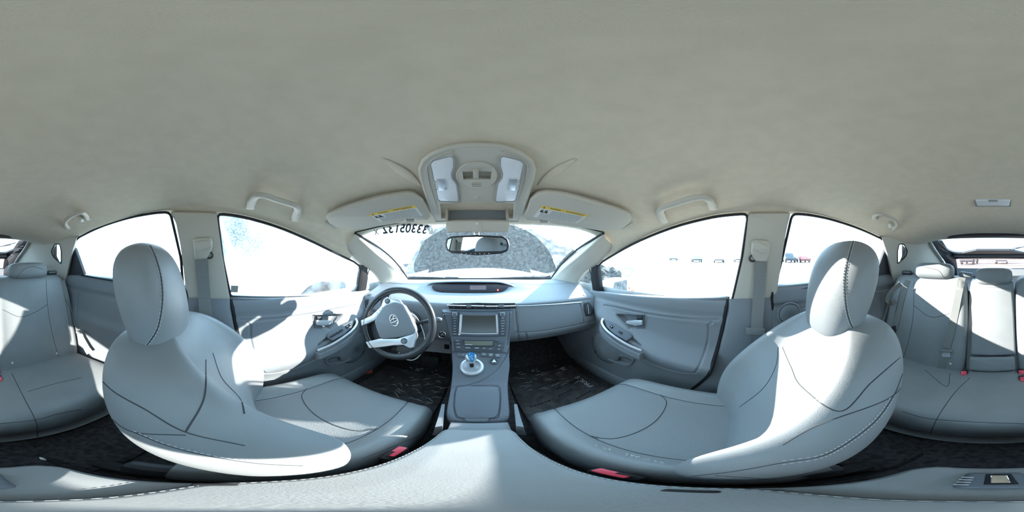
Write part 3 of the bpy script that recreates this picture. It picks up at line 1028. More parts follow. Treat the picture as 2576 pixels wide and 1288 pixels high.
# ------------------------------------------------------------------ dashboard
def hump(x): return math.exp(-((x + .06) / .29) ** 6)
def dash_col(x):
    h = hump(x); e = abs(x) / .58
    yb = 1.335 - .09 * e * e if e < 1 else 1.245 - 1.6 * (abs(x) - .58)
    k = min(1, max(0, (.74 - abs(x)) / .16))
    P = [(yb, -.192), (min(yb - .03, 1.16), -.176), (min(yb - .06, 1.035), -.180 + .024 * h), (min(yb - .08, 1.005), -.190 + .022 * h), (.955, -.206 - .010 * h), (.88, -.226), (.822, -.240), (.800, -.252), (.790, -.29), (.778, -.40), (.795, -.455), (.86, -.505), (1.05, -.55), (1.3, -.60)]
    return [V((x, y, z - .012 * e * e)) for y, z in P]
DX = [-.69, -.62, -.5, -.38, -.26, -.14, -.02, .1, .22, .34, .46, .58, .64, .69]
cols = [dash_col(x) for x in DX]
DS = Surf([[c[i] for c in cols] for i in range(len(cols[0]))])
dg = DS.geo(80, 90)
dash = thing('dashboard', 'wide grey moulded dashboard under the windshield', 'dashboard', V((0, .9, -.6)))
dsk = Skin(dg)
# instrument recess with smoked lens
cp = plane3(V((-.3, .958, -.210)), V((.18, .958, -.210)), V((0, 1.004, -.166)))
cl = part('instrument_lens', tplate([(1086, 722), (1092, 713), (1108, 709), (1190, 707.5), (1262, 709), (1276, 714), (1279, 722), (1264, 732), (1240, 735), (1180, 736), (1110, 734), (1093, 729)], cp, .004, off=.006, bevel=.001), M['cluster'], dash, label='long smoked instrument display')
part('display_window', tplate([(1182, 718), (1223, 718), (1223, 729), (1182, 729)], cp, .001, off=.0075), M['clusterglow'], cl)
part('warning_lamp', tplate([(1251, 728), (1252.5, 727), (1254, 728), (1254, 731), (1252.5, 732), (1251, 731)], cp, .001, off=.0078), M['led'], cl, label='tiny glowing red warning lamp')
part('instrument_hood', tube(curve([V((-.335, .985, -.190)), V((-.29, 1.0, -.170)), V((-.15, 1.0, -.158)), V((0, 1.0, -.157)), V((.12, 1.0, -.161)), V((.185, .995, -.178)), V((.215, .985, -.194))], 30), [.010 * min(1, .05 + i / 6, .05 + (29 - i) / 6) for i in range(30)], 10, flat=(1.6, .6)), M['dash'], dash, True)
# glove box seams, shelf line: real grooves in the moulding; vents
DASHGAPS = []
for px in ([(1296, 768), (1298, 800), (1304, 850), (1306, 872), (1300, 885)],
           [(1300, 838), (1360, 834), (1420, 824), (1470, 814), (1498, 806)],
           [(1458, 760), (1466, 786), (1470, 814)],
           [(1306, 838), (1322, 838), (1323, 862), (1306, 868)],
           [(1300, 768), (1360, 765), (1420, 760), (1486, 752)],
           [(1312, 866), (1380, 850), (1440, 836), (1490, 820)]):
    DASHGAPS.append([h for h in [dsk.hit(q.x, q.y) for q in curve([V((a, b, 0)) for a, b in px], 60)] if h[0] is not None])
part('dash_body', carve(DS.geo(340, 280), DASHGAPS, .0045, .007), M['dash'], dash, True)
seam(dsk, [(1300, 770), (1340, 768.5), (1400, 765), (1462, 760)], dash, .0032, 24, 'bright_strip', 'silver', .003)
# centre vent slot
vp = plane3(V((-.2, .785, -.265)), V((.2, .785, -.265)), V((0, .793, -.235)))
vs_ = part('vent_slot', tplate([(1126, 766), (1140, 763), (1200, 761.5), (1296, 762), (1298, 776), (1200, 778), (1130, 777)], vp, .01, off=.010, bevel=.002), M['black'], dash, label='dark slot of the centre air vents')
for k in range(9):
    x = 1140 + 18 * k
    part('vent_slat', tplate([(x, 762.5), (x + 3, 762.5), (x + 3, 777), (x, 777)], vp, .004, off=.013), M['dark'], vs_)
part('vent_bar', tube([UP(a, b, vp[0] + vp[1] * .017, vp[1]) for a, b in ((1124, 768), (1180, 769), (1219, 770))], .0032, 8), M['silver'], dash)
part('vent_bar', tube([UP(a, b, vp[0] + vp[1] * .017, vp[1]) for a, b in ((1221, 770.5), (1260, 770.5), (1298, 769.5))], .0032, 8), M['silver'], dash)
for x in (1179, 1261):
    part('vent_slider', tplate([(x - 7, 767), (x + 7, 767), (x + 6, 774), (x - 6, 774)], vp, .012, off=.022, bevel=.002, rad=.002), M['stack'], dash)
# side vents
for nm, px in (('right', [(1466, 762), (1483, 760), (1494, 778), (1492, 793), (1475, 795), (1468, 780)]), ('left', [(910, 764), (921, 752), (930, 752), (922, 772), (912, 784), (906, 782)])):
    p, n = dsk.hit(sum(a for a, b in px) / len(px), sum(b for a, b in px) / len(px))
    if p is None: continue
    n = (n + (-p).normalized() * .4).normalized()
    v = part('side_vent', tplate(px, (p, n), .02, off=.008, rad=.008, bevel=.003), M['dark'], dash)
    cx = sum(a for a, b in px) / len(px); cy = sum(b for a, b in px) / len(px)
    for k in range(-1, 2):
        a, b = UP(cx + 4.5 * k - 1, cy - 12, p + n * .011, n), UP(cx + 4.5 * k + 2, cy + 12, p + n * .011, n)
        part('vent_vane', tube([a, b], .0022, 6), M['silver'] if k == 0 else M['stack'], v)
# defroster outlets and tweeter dimples on the dash ends
for px in ((1470, 742), (930, 742)):
    p, n = dsk.hit(*px)
    if p: part('defroster_outlet', lathe([(0, .002), (.012, .002), (.014, 0)], p, n, 16), M['dark'], dash)
# driver-side lower panel, knob-less cut-out and power button housing
p, n = dsk.hit(1113, 841)
if p is None: p, n = V((-.18, .79, -.37)), V((0, -1, .3))
n = (n + (-p).normalized() * .6).normalized()
pb = part('power_button', lathe([(.0, .010), (.012, .010), (.0155, .008), (.0155, 0)], p, n, 28), M['dark'], dash, label='round push start button with a bright ring')
part('button_ring', ring(p + n * .008, n, .018, .0035, 32, 8), M['chrome'], pb)
ex, ey, ez = basis(n)
part('lettering', text('POWER', p + n * .0106, ex, ey, .0045), M['ink'], pb, False)
part('power_mark', ring(p + n * .0105 + ey * .006, n, .003, .0006, 16, 5), M['ink'], pb)
part('knee_panel', tplate([(1040, 842), (1100, 848), (1132, 856), (1136, 890), (1100, 886), (1040, 880)], (V((-.25, .80, -.48)), V((.1, -.9, .35)).normalized()), .03, rad=.01, holes=[[(1117, 866), (1130, 867), (1130, 879), (1118, 878)]]), M['dash'], dash)

# ------------------------------------------------------------------ centre stack and bridge console
PROF = [(.368, -.640), (.374, -.612), (.388, -.600), (.42, -.590), (.532, -.556), (.585, -.530), (.624, -.503), (.659, -.474), (.678, -.447), (.71, -.402), (.722, -.374), (.752, -.290), (.766, -.276), (.800, -.272)]
EL = [.062, .072, .080, .086, .094, .099, .104, .112, .117, .124, .134, .160, .175, .185]
ER = [.056, .066, .073, .079, .094, .106, .117, .122, .126, .133, .138, .150, .155, .158]
rows = []
for (y, z), a, b in zip(PROF, EL, ER):
    rows.append([V((-a + .004, y + .035, z - .075)), V((-a - .001, y + .012, z - .03)), V((-a, y + .003, z - .008)), V((-a + .008, y, z)), V((-.4 * a, y, z + .001)), V((.4 * b, y, z + .001)), V((b - .008, y, z)), V((b, y + .003, z - .008)), V((b + .001, y + .012, z - .03)), V((b - .004, y + .035, z - .075))])
SS = Surf(rows)
sg = SS.geo(60, 80)
con = thing('center_console', 'grey floating console sloping from the dashboard down to the armrest', 'console', V((0, .6, -.75)))
ssk = Skin(sg)
LIDGAP = [(1150, 973), (1168, 971), (1240, 971), (1255, 975), (1258, 990), (1257, 1020), (1253, 1043), (1243, 1052), (1160, 1052), (1148, 1045), (1143, 1020), (1145, 990), (1150, 973)]
CONGAPS = [[h for h in [ssk.hit(q.x, q.y) for q in curve([V((a, b, 0)) for a, b in px], 80)] if h[0] is not None] for px in (
    LIDGAP, [(1131, 976), (1170, 971), (1215, 956), (1250, 932), (1272, 900), (1281, 875)], [(1281, 784), (1281, 830), (1277, 868)], [(1136, 886), (1200, 887), (1272, 889)])]
part('console_body', carve(SS.geo(170, 280), CONGAPS, .0032, .005), M['stack'], con, True)
def spl(px, py):
    p, n = ssk.hit(px, py)
    return (p, n)
# head unit
sp = plane3(V((-.1, .7225, -.374)), V((.1, .7225, -.374)), V((0, .7525, -.290)))
hu = part('head_unit', tplate([(1134, 783), (1276, 784), (1272, 846), (1138, 845)], sp, .01, off=.004, rad=.004, bevel=.002), M['unit'], con)
part('screen_bezel', tplate([(1157, 786), (1254, 787), (1255, 844), (1152, 843)], sp, .006, off=.007, rad=.004, bevel=.002), M['stack'], hu)
part('screen', tplate([(1164, 793), (1246, 793.5), (1248, 836), (1161, 835.5)], sp, .002, off=.0085), M['screen'], hu, label='blank brownish touch screen')
for px in ([(1157, 791), (1163, 792), (1160, 836), (1154, 838)], [(1247, 793), (1251, 791), (1254, 838), (1249, 837)], [(1157, 837), (1252, 838), (1252, 840), (1157, 839)]):
    part('screen_frame', tplate(px, sp, .003, off=.0095, bevel=.0008), M['silver'], hu)
for x in (1144.5, 1263.5):
    p = UP(x, 791, sp[0] + sp[1] * .004, sp[1])
    k = part('knob', lathe([(0, .014), (.0085, .014), (.0105, .012), (.011, 0)], p, sp[1], 24), M['stack'], hu)
    part('knob_ring', ring(p + sp[1] * .010, sp[1], .0110, .001, 24, 6), M['silver'], k)
ex, ey, ez = basis(sp[1])
def lab(s, px, py, h, par, pl=sp, off=.0062, m='ink', w=None):
    ex, ey, ez = basis(pl[1])
    part('lettering', text(s, UP(px, py, pl[0] + pl[1] * off, pl[1]), ex, ey, h, w=w), M[m], par, False)
LB = ['CLOSE', 'AM', 'FM', 'SAT', 'CD', 'AUX', 'AUDIO']
RB = ['SEEK', 'TRACK', 'MAP VOICE', 'DEST', 'INFO', 'SETUP', 'DISP']
for i in range(7):
    y = 800.5 + 6.6 * i
    for col, (x0, x1), txt in ((0, (1135.5, 1152), LB[i]), (1, (1257, 1272.5), RB[i])):
        k = .35 * i
        b_ = part('button', tplate([(x0 + k * col * 0 + (k if col == 0 else 0), y - 2.6), (x1 - (k if col else 0), y - 2.6), (x1 - (k if col else 0), y + 2.6), (x0 + (k if col == 0 else 0), y + 2.6)], sp, .004, off=.0058, rad=.001, bevel=.0008), M['unit'], hu)
        lab(txt, (x0 + x1) / 2, y, .0042, b_, w=.017 if len(txt) > 5 else None)
lab('PWR', 1138, 785.5, .003, hu); lab('VOL', 1150, 785.5, .003, hu); lab('TUNE', 1257, 785.5, .003, hu); lab('FILE', 1270, 785.5, .003, hu)
part('badge', tplate([(1153, 839), (1158, 839), (1158, 843), (1153, 843)], sp, .001, off=.0095), M['ink'], hu)
# small passenger-airbag / belt indicator marks left of the unit
for i, (x, y) in enumerate(((1122.5, 785), (1116, 792), (1121.5, 792), (1127, 792))):
    part('indicator', tplate([(x - 2, y - 1.6), (x + 2, y - 1.6), (x + 2, y + 1.6), (x - 2, y + 1.6)], sp, .002, off=.006, bevel=.0005), M['dark'], con)
    part('indicator_mark', tplate([(x - 1.5, y - 1.2), (x + 1.5, y - 1.2), (x + 1.5, y - .2), (x - 1.5, y - .2)], sp, .0005, off=.0066), M['ink'], con)
# climate panel
hp_ = plane3(V((-.1, .678, -.447)), V((.1, .678, -.447)), V((0, .71, -.402)))
hv = part('climate_panel', tplate([(1140, 855), (1270, 856), (1265, 884), (1143, 882)], hp_, .008, off=.004, rad=.003, bevel=.002), M['unit'], con)
part('lcd_frame', tplate([(1162, 854), (1246, 855), (1243, 871), (1168, 870)], hp_, .006, off=.007, bevel=.001), M['dark'], hv)
part('lcd', tplate([(1168, 857), (1240, 858), (1239, 869), (1170, 868)], hp_, .001, off=.0085), M['lcd'], hv, label='greenish grey climate display')
for txt, x, y in (('< TEMP >', 1150, 857), ('OFF', 1152, 865), ('AUTO', 1153, 873.5), ('FRONT REAR', 1177, 875), ('MODE', 1199.5, 875.5), ('AIR', 1218, 876), ('A/C', 1234, 877), ('v  ^', 1258, 860.5), ('DEF', 1257, 869.5), ('RR', 1255, 878.5)):
    b_ = part('button', tplate([(x - 8.5, y - 3.6), (x + 8.5, y - 3.4), (x + 8.2, y + 3.6), (x - 8.2, y + 3.4)], hp_, .004, off=.0062, rad=.001, bevel=.0008), M['unit'], hv)
    lab(txt, x, y, .0042, b_, hp_, .0068, w=.019 if len(txt) > 6 else None)
part('brand_mark', tplate([(1169, 866.5), (1188, 867), (1188, 867.8), (1169, 867.3)], hp_, .0005, off=.009), M['ink'], hv)
# drive-mode button row
bp0, bn0 = spl(1200, 898)
bpl = (bp0, bn0)
for i, (x0, x1, y0, y1, t) in enumerate(((1151, 1174, 888, 897, 'P'), (1209, 1226, 886, 895, 'EV MODE'), (1227, 1242, 887.5, 896.5, 'ECO MODE'), (1243.5, 1260, 889, 898, 'PWR MODE'))):
    b_ = part('mode_button', tplate([(x0, y0), (x1, y0 + 1), (x1 - 1, y1 + 1), (x0 + 1, y1)], bpl, .008, off=.005, rad=.003, bevel=.0015), M['stack'], con)
    if i == 0:
        lab('P', 1166, 892.5, .0065, b_, bpl, .0058)
    else:
        a, c = t.split()
        lab(a, (x0 + x1) / 2, (y0 + y1) / 2 - 1.3, .0038, b_, bpl, .0058); lab(c, (x0 + x1) / 2, (y0 + y1) / 2 + 2, .0032, b_, bpl, .0058)
hz0 = spl(1243, 908)
hzb = part('hazard_button', tplate([(1243 + 9.5 * cos(a), 908 + 7 * sin(a)) for a in [2 * pi * k / 24 for k in range(24)]], hz0, .008, off=.005, bevel=.002), M['dark'], con)
part('hazard_rim', tube([UP(1243 + 10 * cos(a), 908 + 7.5 * sin(a), hz0[0] + hz0[1] * .004, hz0[1]) for a in [2 * pi * k / 24 for k in range(24)]], .0015, 6, closed=True), M['stack'], con)
part('hazard_triangle', tplate([(1243, 903.5), (1249, 911), (1237, 911)], hz0, .0006, off=.0058), M['ink'], hzb)
# shifter: ring, gate, stalk, knob
rp, rn = spl(1187, 922)
rn = V((0, -.45, .9)).normalized()
part('shift_ring', lathe([(.030, .004), (.032, .009), (.038, .010), (.043, .008), (.047, .003), (.048, -.006)], rp, rn, 48), M['silver'], con, True, 'silver ring around the shifter gate')
part('shift_gate', lathe([(0, -.002), (.022, -.001), (.031, .003), (.032, -.004)], rp, rn, 40), M['black'], con)
kb = rp + rn * .004; kt = U(1184, 893, y=rp.y - .008)
axis = (kt - kb).normalized()
part('shift_stalk', lathe([(.008, 0), (.008, .035), (.010, .04)], kb, axis, 16), M['black'], con)
L = (kt - kb).length
part('shift_knob', lathe([(.006, L * .40), (.0145, L * .42), (.019, L * .55), (.0225, L * .75), (.022, L * .90), (.017, L * .98), (.004, L)], kb, axis, 28), M['silver'], con, True, 'pale shifter knob')
kf = kb + axis * (L * .80)
tow = (-kf).normalized()
kn = (tow + axis * .35).normalized()
kp = (kf + kn * .0215, kn)
blue = part('knob_cap', tplate([(1176, 887), (1184, 885), (1193, 887), (1195, 896), (1193, 905), (1188, 912), (1181, 905), (1176, 896)], kp, .014, off=.002, rad=.006, bevel=.003), M['blue'], con, label='translucent blue shift pattern cap')
ex, ey, ez = basis(kn)
for t, x, y in (('R', 1181, 890.5), ('N', 1181.5, 897), ('D', 1181, 903.5), ('B', 1188, 903)):
    part('lettering', text(t, UP(x, y, kp[0] + kn * .0026, kn), ex, ey, .0058), M['ink'], blue, False)
part('shift_pattern', tube([UP(a, b, kp[0] + kn * .0024, kn) for a, b in ((1184, 893), (1189, 896), (1184.5, 898), (1187, 901))], .0005, 5), M['ink'], blue)
# bin lid with finger notch, sweeping seam
lp0, ln0 = spl(1200, 1010)
lid = part('bin_lid', tplate([(1150, 974), (1168, 972), (1240, 972), (1254, 976), (1257, 990), (1256, 1020), (1252, 1042), (1242, 1051), (1160, 1051), (1149, 1044), (1144, 1020), (1146, 990)], (lp0, ln0), .012, off=.004, rad=.006, bevel=.003), M['stack'], con, label='flat lid of the small console bin')
part('finger_notch', tplate([(1166, 1051), (1232, 1051), (1226, 1060), (1174, 1060)], (lp0, ln0), .004, off=.0015, rad=.006, bevel=.001), M['stack'], con)

# ------------------------------------------------------------------ armrest box
AZ = -.568
ol = [(-.068, .317), (-.093, .19), (-.102, .113), (-.106, .02), (-.102, -.014), (-.066, -.033), (0, -.040), (.057, -.033), (.085, -.011), (.085, .095), (.083, .16), (.064, .317)]
arm = thing('armrest_box', 'pale grey padded armrest box between the front seats', 'armrest', V((0, .1, -.9)))
top_o = fillet([V((x, y, AZ)) for x, y in ol], .02, 3)
part('armrest_lid', plate(top_o, V((0, 0, 1)), .035, bevel=.010, bn=3), M['leather'], arm, True, 'pale padded armrest lid with stitched edge')
cen = V((-.01, .115, 0))
part('stitching', dashes([V((cen.x + (p.x - cen.x) * .97, cen.y + (p.y - cen.y) * .98, AZ - .0005)) for p in top_o], .004, .003, .0008, 4), M['stitch'], arm, kind='stuff')
part('lid_seam', tube([V((p.x, p.y, AZ - .012)) for p in top_o], .0016, 6, closed=True), M['seam'], arm)
box = [V((x, y, AZ - .03)) for x, y in ((-.070, .326), (-.098, .19), (-.106, 0), (-.094, -.142), (-.071, -.163), (.057, -.163), (.077, -.142), (.088, 0), (.085, .19), (.066, .326))]
part('box_body', loft([fillet(box, .012, 2), fillet([p + V((0, 0, -.31)) for p in box], .012, 2)]), M['door'], arm)
deck = [V((x, y, AZ - .022)) for x, y in ((-.100, -.02), (-.092, -.140), (-.071, -.159), (.055, -.159), (.074, -.140), (.084, -.02))]
part('rear_deck', plate(fillet(deck, .01), V((0, 0, 1)), .02, bevel=.004), M['leather'], arm, True)
lt = part('lid_latch', rbox(V((-.003, -.112, AZ - .014)), (.050, .060, .022), .008), M['stack'], arm, True, 'dark ribbed latch on the console end')
part('latch_button', rbox(V((-.006, -.116, AZ - .002)), (.014, .028, .006), .002), M['chrome'], lt)
part('latch_frame', rbox(V((-.006, -.116, AZ - .0045)), (.022, .040, .006), .002), M['black'], lt)
for k in range(4): part('latch_rib', rbox(V((.018, -.095 - .009 * k, AZ - .003)), (.010, .003, .003), .001), M['silver'], lt)
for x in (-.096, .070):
    part('hinge_slot_shade', rbox(V((x, .020 if x > 0 else -.005, AZ - .001)), (.010, .028, .006), .003), M['black'], arm)  # raised black blocks: the shade of the slot openings put in as colour
# side cheeks where the console meets the armrest
for s in (-1, 1):
    part('console_cheek', loft([[V((s * .076, .330, -.580)), V((s * .090, .322, -.582)), V((s * .096, .322, -.66)), V((s * .076, .330, -.66))], [V((s * .097, .45, -.590)), V((s * .106, .45, -.594)), V((s * .110, .45, -.66)), V((s * .097, .45, -.66))]]), M['dash'], arm)
part('gap_well', rbox(V((0, .345, -.625)), (.13, .040, .05), .004), M['door'], arm)

# ------------------------------------------------------------------ steering wheel
WC = V((-.352, .628, -.315)); WN = V((.02, -.925, .375)).normalized()
sw_ = thing('steering_wheel', 'leather steering wheel turned sideways with silver spokes', 'steering wheel', WC + V((0, .06, -.2)))
WR = .1655
ex, ey, ez = basis(WN)
rimpts = [WC + ex * (WR * 1.0 * cos(2 * pi * k / 64)) + ey * (WR * .985 * sin(2 * pi * k / 64)) for k in range(64)]
part('rim', tube(rimpts, .0165, 12, closed=True), mat('wheel_leather', (.022, .024, .028), .36, bump=.3, bscale=500), sw_, True, 'dark leather wheel rim')
for k in (6, 26, 38, 58):
    t = (rimpts[(k + 1) % 64] - rimpts[k - 1]).normalized()
    part('rim_seam', ring(rimpts[k], t, .0168, .001, 20, 5), M['seam'], sw_)
inner = [WC + ex * ((WR - .0135) * cos(2 * pi * k / 120)) + ey * ((WR - .0135) * .985 * sin(2 * pi * k / 120)) + WN * .011 for k in range(121)]
part('stitching', dashes(inner[:118], .004, .004, .001, 4), M['stitch'], sw_, kind='stuff')
wpl = (WC, WN)
def wgeo(px, t, off, rad=.006, bevel=.003): return tplate(px, wpl, t, off=off, rad=rad, bevel=bevel)
part('airbag_cover', wgeo([(940, 808), (950, 790), (966, 768), (992, 759), (1010, 764), (1028, 796), (1043, 832), (1038, 840), (1010, 848), (956, 853), (947, 832)], .05, .026, .012, .008), M['dash'], sw_, True, 'grey airbag cover with a round emblem')
a1 = part('spoke', wgeo([(907, 806), (934, 794), (958, 771), (964, 754), (974, 746), (987, 751), (1004, 753), (1013, 766), (992, 761), (972, 769), (956, 790), (941, 806), (909, 820)], .016, .016, .004, .003), M['silver'], sw_, label='silver spoke with a round control pad')
a2 = part('spoke', wgeo([(919, 860), (955, 852), (1000, 852), (1034, 840), (1046, 834), (1049, 845), (1043, 860), (1040, 874), (1030, 876), (1015, 868), (990, 869), (960, 873), (928, 876)], .016, .016, .004, .003), M['silver'], sw_, label='silver spoke with a round control pad')
part('spoke_back', wgeo([(930, 812), (950, 790), (1000, 765), (1030, 790), (1046, 840), (1030, 872), (1000, 866), (940, 862)], .03, -.012, .01, .004), M['dark'], sw_)
part('spoke_arm', wgeo([(956, 768), (968, 770), (980, 752), (978, 738), (968, 732), (958, 742)], .014, .004, .004, .003), M['dark'], sw_)
part('spoke_arm', wgeo([(1000, 866), (1030, 872), (1044, 884), (1030, 895), (1010, 892), (995, 880)], .014, .004, .006, .003), M['dark'], sw_)
for (cx, cy), par in (((974, 757), a1), ((1016, 858), a2)):
    c = UP(cx, cy, WC + WN * .018, WN)
    pad = part('control_pad', lathe([(0, .004), (.011, .004), (.0135, .002), (.0145, -.004)], c, WN, 28), M['stack'], par)
    for k in range(4):
        q = c + ex * (.008 * cos(pi / 2 * k + .4)) + ey * (.008 * sin(pi / 2 * k + .4)) + WN * .0045
        part('pad_mark', rbox(q, (.003, .0012, .0004), .0001, ex, ey), M['ink'], pad)
    part('pad_mark', rbox(c + WN * .0045, (.004, .003, .0004), .0001, ex, ey), M['ink'], pad)
for k in range(3):
    c = UP(947 + 6.5 * k, 786 - 6 * k, WC + WN * .017, WN)
    part('spoke_button', lathe([(0, .002), (.005, .002), (.006, 0)], c, WN, 14), M['silver'], a1)
# emblem: oval ring holding two crossed ovals, turned with the wheel
ec = UP(991, 806, WC + WN * .028, WN)
eup = (UP(1035, 790, *wpl) - UP(945, 830, *wpl)).normalized(); ert = eup.cross(WN).normalized()
def oval(c0, a_, b_, r=.0016):
    return tube([c0 + ert * (a_ * cos(2 * pi * k / 40)) + eup * (b_ * sin(2 * pi * k / 40)) for k in range(40)], r, 6, closed=True)
part('emblem', join(oval(ec, .027, .0185, .0022), oval(ec + eup * .0075, .0185, .0082, .0018), oval(ec, .0078, .0178, .0018)), M['chrome'], sw_, True, 'chrome oval emblem')
# column, stalks, tilt lever
part('column_cover', loft([[WC + WN * h + ex * (a_ * cos(2 * pi * k / 20)) + ey * (b_ * sin(2 * pi * k / 20)) for k in range(20)] for a_, b_, h in ((.055, .05, -.025), (.065, .065, -.04), (.07, .07, -.09), (.075, .075, -.2))]), M['dark'], sw_, True)
st0 = WC - WN * .06
tip = U(1110, 805, y=.70)
stk = part('wiper_stalk', tube([st0 + V((.05, 0, .0)), st0 * .45 + tip * .55, tip + V((-.02, 0, 0))], [.008, .0085, .012], 12), M['dark'], sw_, True)
part('stalk_end', tube([tip + V((-.022, 0, 0)), tip + V((-.008, 0, 0)), tip + V((.004, 0, .001))], [.0125, .013, .008], 14), M['stack'], sw_, True)
tl = U(938, 777, y=.72)
part('light_stalk', tube([st0 + V((-.05, 0, .0)), st0 * .5 + tl * .5, tl], [.008, .009, .011], 12), M['dark'], sw_, True)
c = U(1000, 880, y=.68)
part('column_key', rbox(c, (.045, .05, .03), .006), M['dark'], sw_)
part('tilt_lever', tplate([(1000, 870), (1006, 870), (1012, 884), (1009, 891), (997, 891), (1004, 885)], (U(1004, 880, y=.655), V((.2, -.9, .4)).normalized()), .008, rad=.003, bevel=.002), M['silver'], sw_)
# thin white arc behind the wheel
arc_pts = curve([U(1030, 787, y=.70), U(1046, 797, y=.71), U(1060, 822, y=.72), U(1068, 850, y=.72), U(1067, 875, y=.71), U(1052, 898, y=.70), U(1036, 906, y=.69), U(1018, 903, y=.69)], 40)
solo('white_arc', tube(arc_pts, .0028, 8), M['label'], 'thin white arc looping down behind the steering wheel', 'arc', smooth=True)

# pedals
pd = thing('brake_pedal', 'dark ribbed brake pedal in the driver footwell', 'pedal', V((-.30, 1.0, -.75)))
part('pedal_pad', rbox(U(1082, 905, y=.98), (.11, .05, .012), .004, V((1, 0, 0)), V((0, .5, .85))), M['black'], pd)
part('pedal_arm', tube([U(1082, 900, y=1.0), U(1082, 880, y=1.10), U(1082, 868, y=1.12)], .009, 8), M['dark'], pd)
pd = thing('accelerator_pedal', 'tall dark accelerator pedal beside the center tunnel', 'pedal', V((-.16, 1.02, -.85)))
part('pedal_pad', rbox(V((-.165, 1.03, -.74)), (.05, .16, .012), .004, V((1, 0, 0)), V((0, .5, .85))), M['black'], pd)
part('pedal_arm', tube([V((-.165, 1.06, -.68)), V((-.165, 1.15, -.55))], .008, 8), M['dark'], pd)
# ------------------------------------------------------------------ front seats
def back_geo(sx, K):
    """K rows: (z, ridge y, centre y, rear y, half width)"""
    rows = []
    for z, yr, yc, yb, w in K:
        d = yr - yb
        f = [(-1.0, yb + .45 * d), (-.985, yr - .20 * d), (-.91, yr - .03 * d), (-.80, yr), (-.66, yc + .45 * (yr - yc)), (-.45, yc + .05 * (yr - yc)), (0, yc)]
        f += [(-a, b) for a, b in reversed(f[:-1])]
        f += [(.95, yb + .12 * d), (.8, yb), (0, yb - .006), (-.8, yb), (-.95, yb + .12 * d)]
        rows.append([V((sx + a * w, b, z)) for a, b in f])
    S = Surf(rows, cu=True)
    return S, S.geo(76, 46)
def cush_geo(sx, K):
    """K rows: (y, centre z, bolster z, bottom z, half width)"""
    rows = []
    for y, zc, zb, zl, w in K:
        d = zb - zl
        f = [(-1.0, zl + .55 * d), (-.99, zb - .22 * d), (-.93, zb - .04 * d), (-.82, zb), (-.68, zc + .5 * (zb - zc)), (-.5, zc + .08 * (zb - zc)), (0, zc)]
        f += [(-a, b) for a, b in reversed(f[:-1])]
        f += [(.95, zl + .1 * d), (.7, zl), (0, zl), (-.7, zl), (-.95, zl + .1 * d)]
        rows.append([V((sx + a * w, y, b)) for a, b in f])
    S = Surf(rows, cu=True)
    g = S.geo(72, 50)
    for j in range(50):                       # sunk seams between the insert and the bolsters
        for i in (17, 31):
            k = j * 72 + i
            g[0][k] = g[0][k] + V((0, 0, -.005))
    return S, g
def headrest_geo(c, axis, fwd, K):
    axis = V(axis).normalized(); fwd = V(fwd); fwd = (fwd - axis * fwd.dot(axis)).normalized(); lat = fwd.cross(axis)
    rows = []
    for h, a, b, o in K:
        L_ = []
        for k in range(20):
            t = 2 * pi * k / 20
            ca, sa = cos(t), sin(t)
            e = 2 / 2.5
            L_.append(V(c) + axis * h + fwd * o + lat * (a * math.copysign(abs(ca) ** e, ca)) + fwd * (b * math.copysign(abs(sa) ** e, sa)))
        rows.append(L_)
    S = Surf(rows, cu=True)
    return S, S.geo(60, 44)
HK = [(-.150, .012, .008, .012), (-.148, .070, .026, .010), (-.135, .092, .042, .006), (-.09, .112, .056, .004), (-.02, .128, .064, .004), (.05, .132, .064, .002), (.10, .120, .056, -.002), (.132, .090, .042, -.006), (.148, .050, .024, -.010), (.152, .010, .006, -.012)]

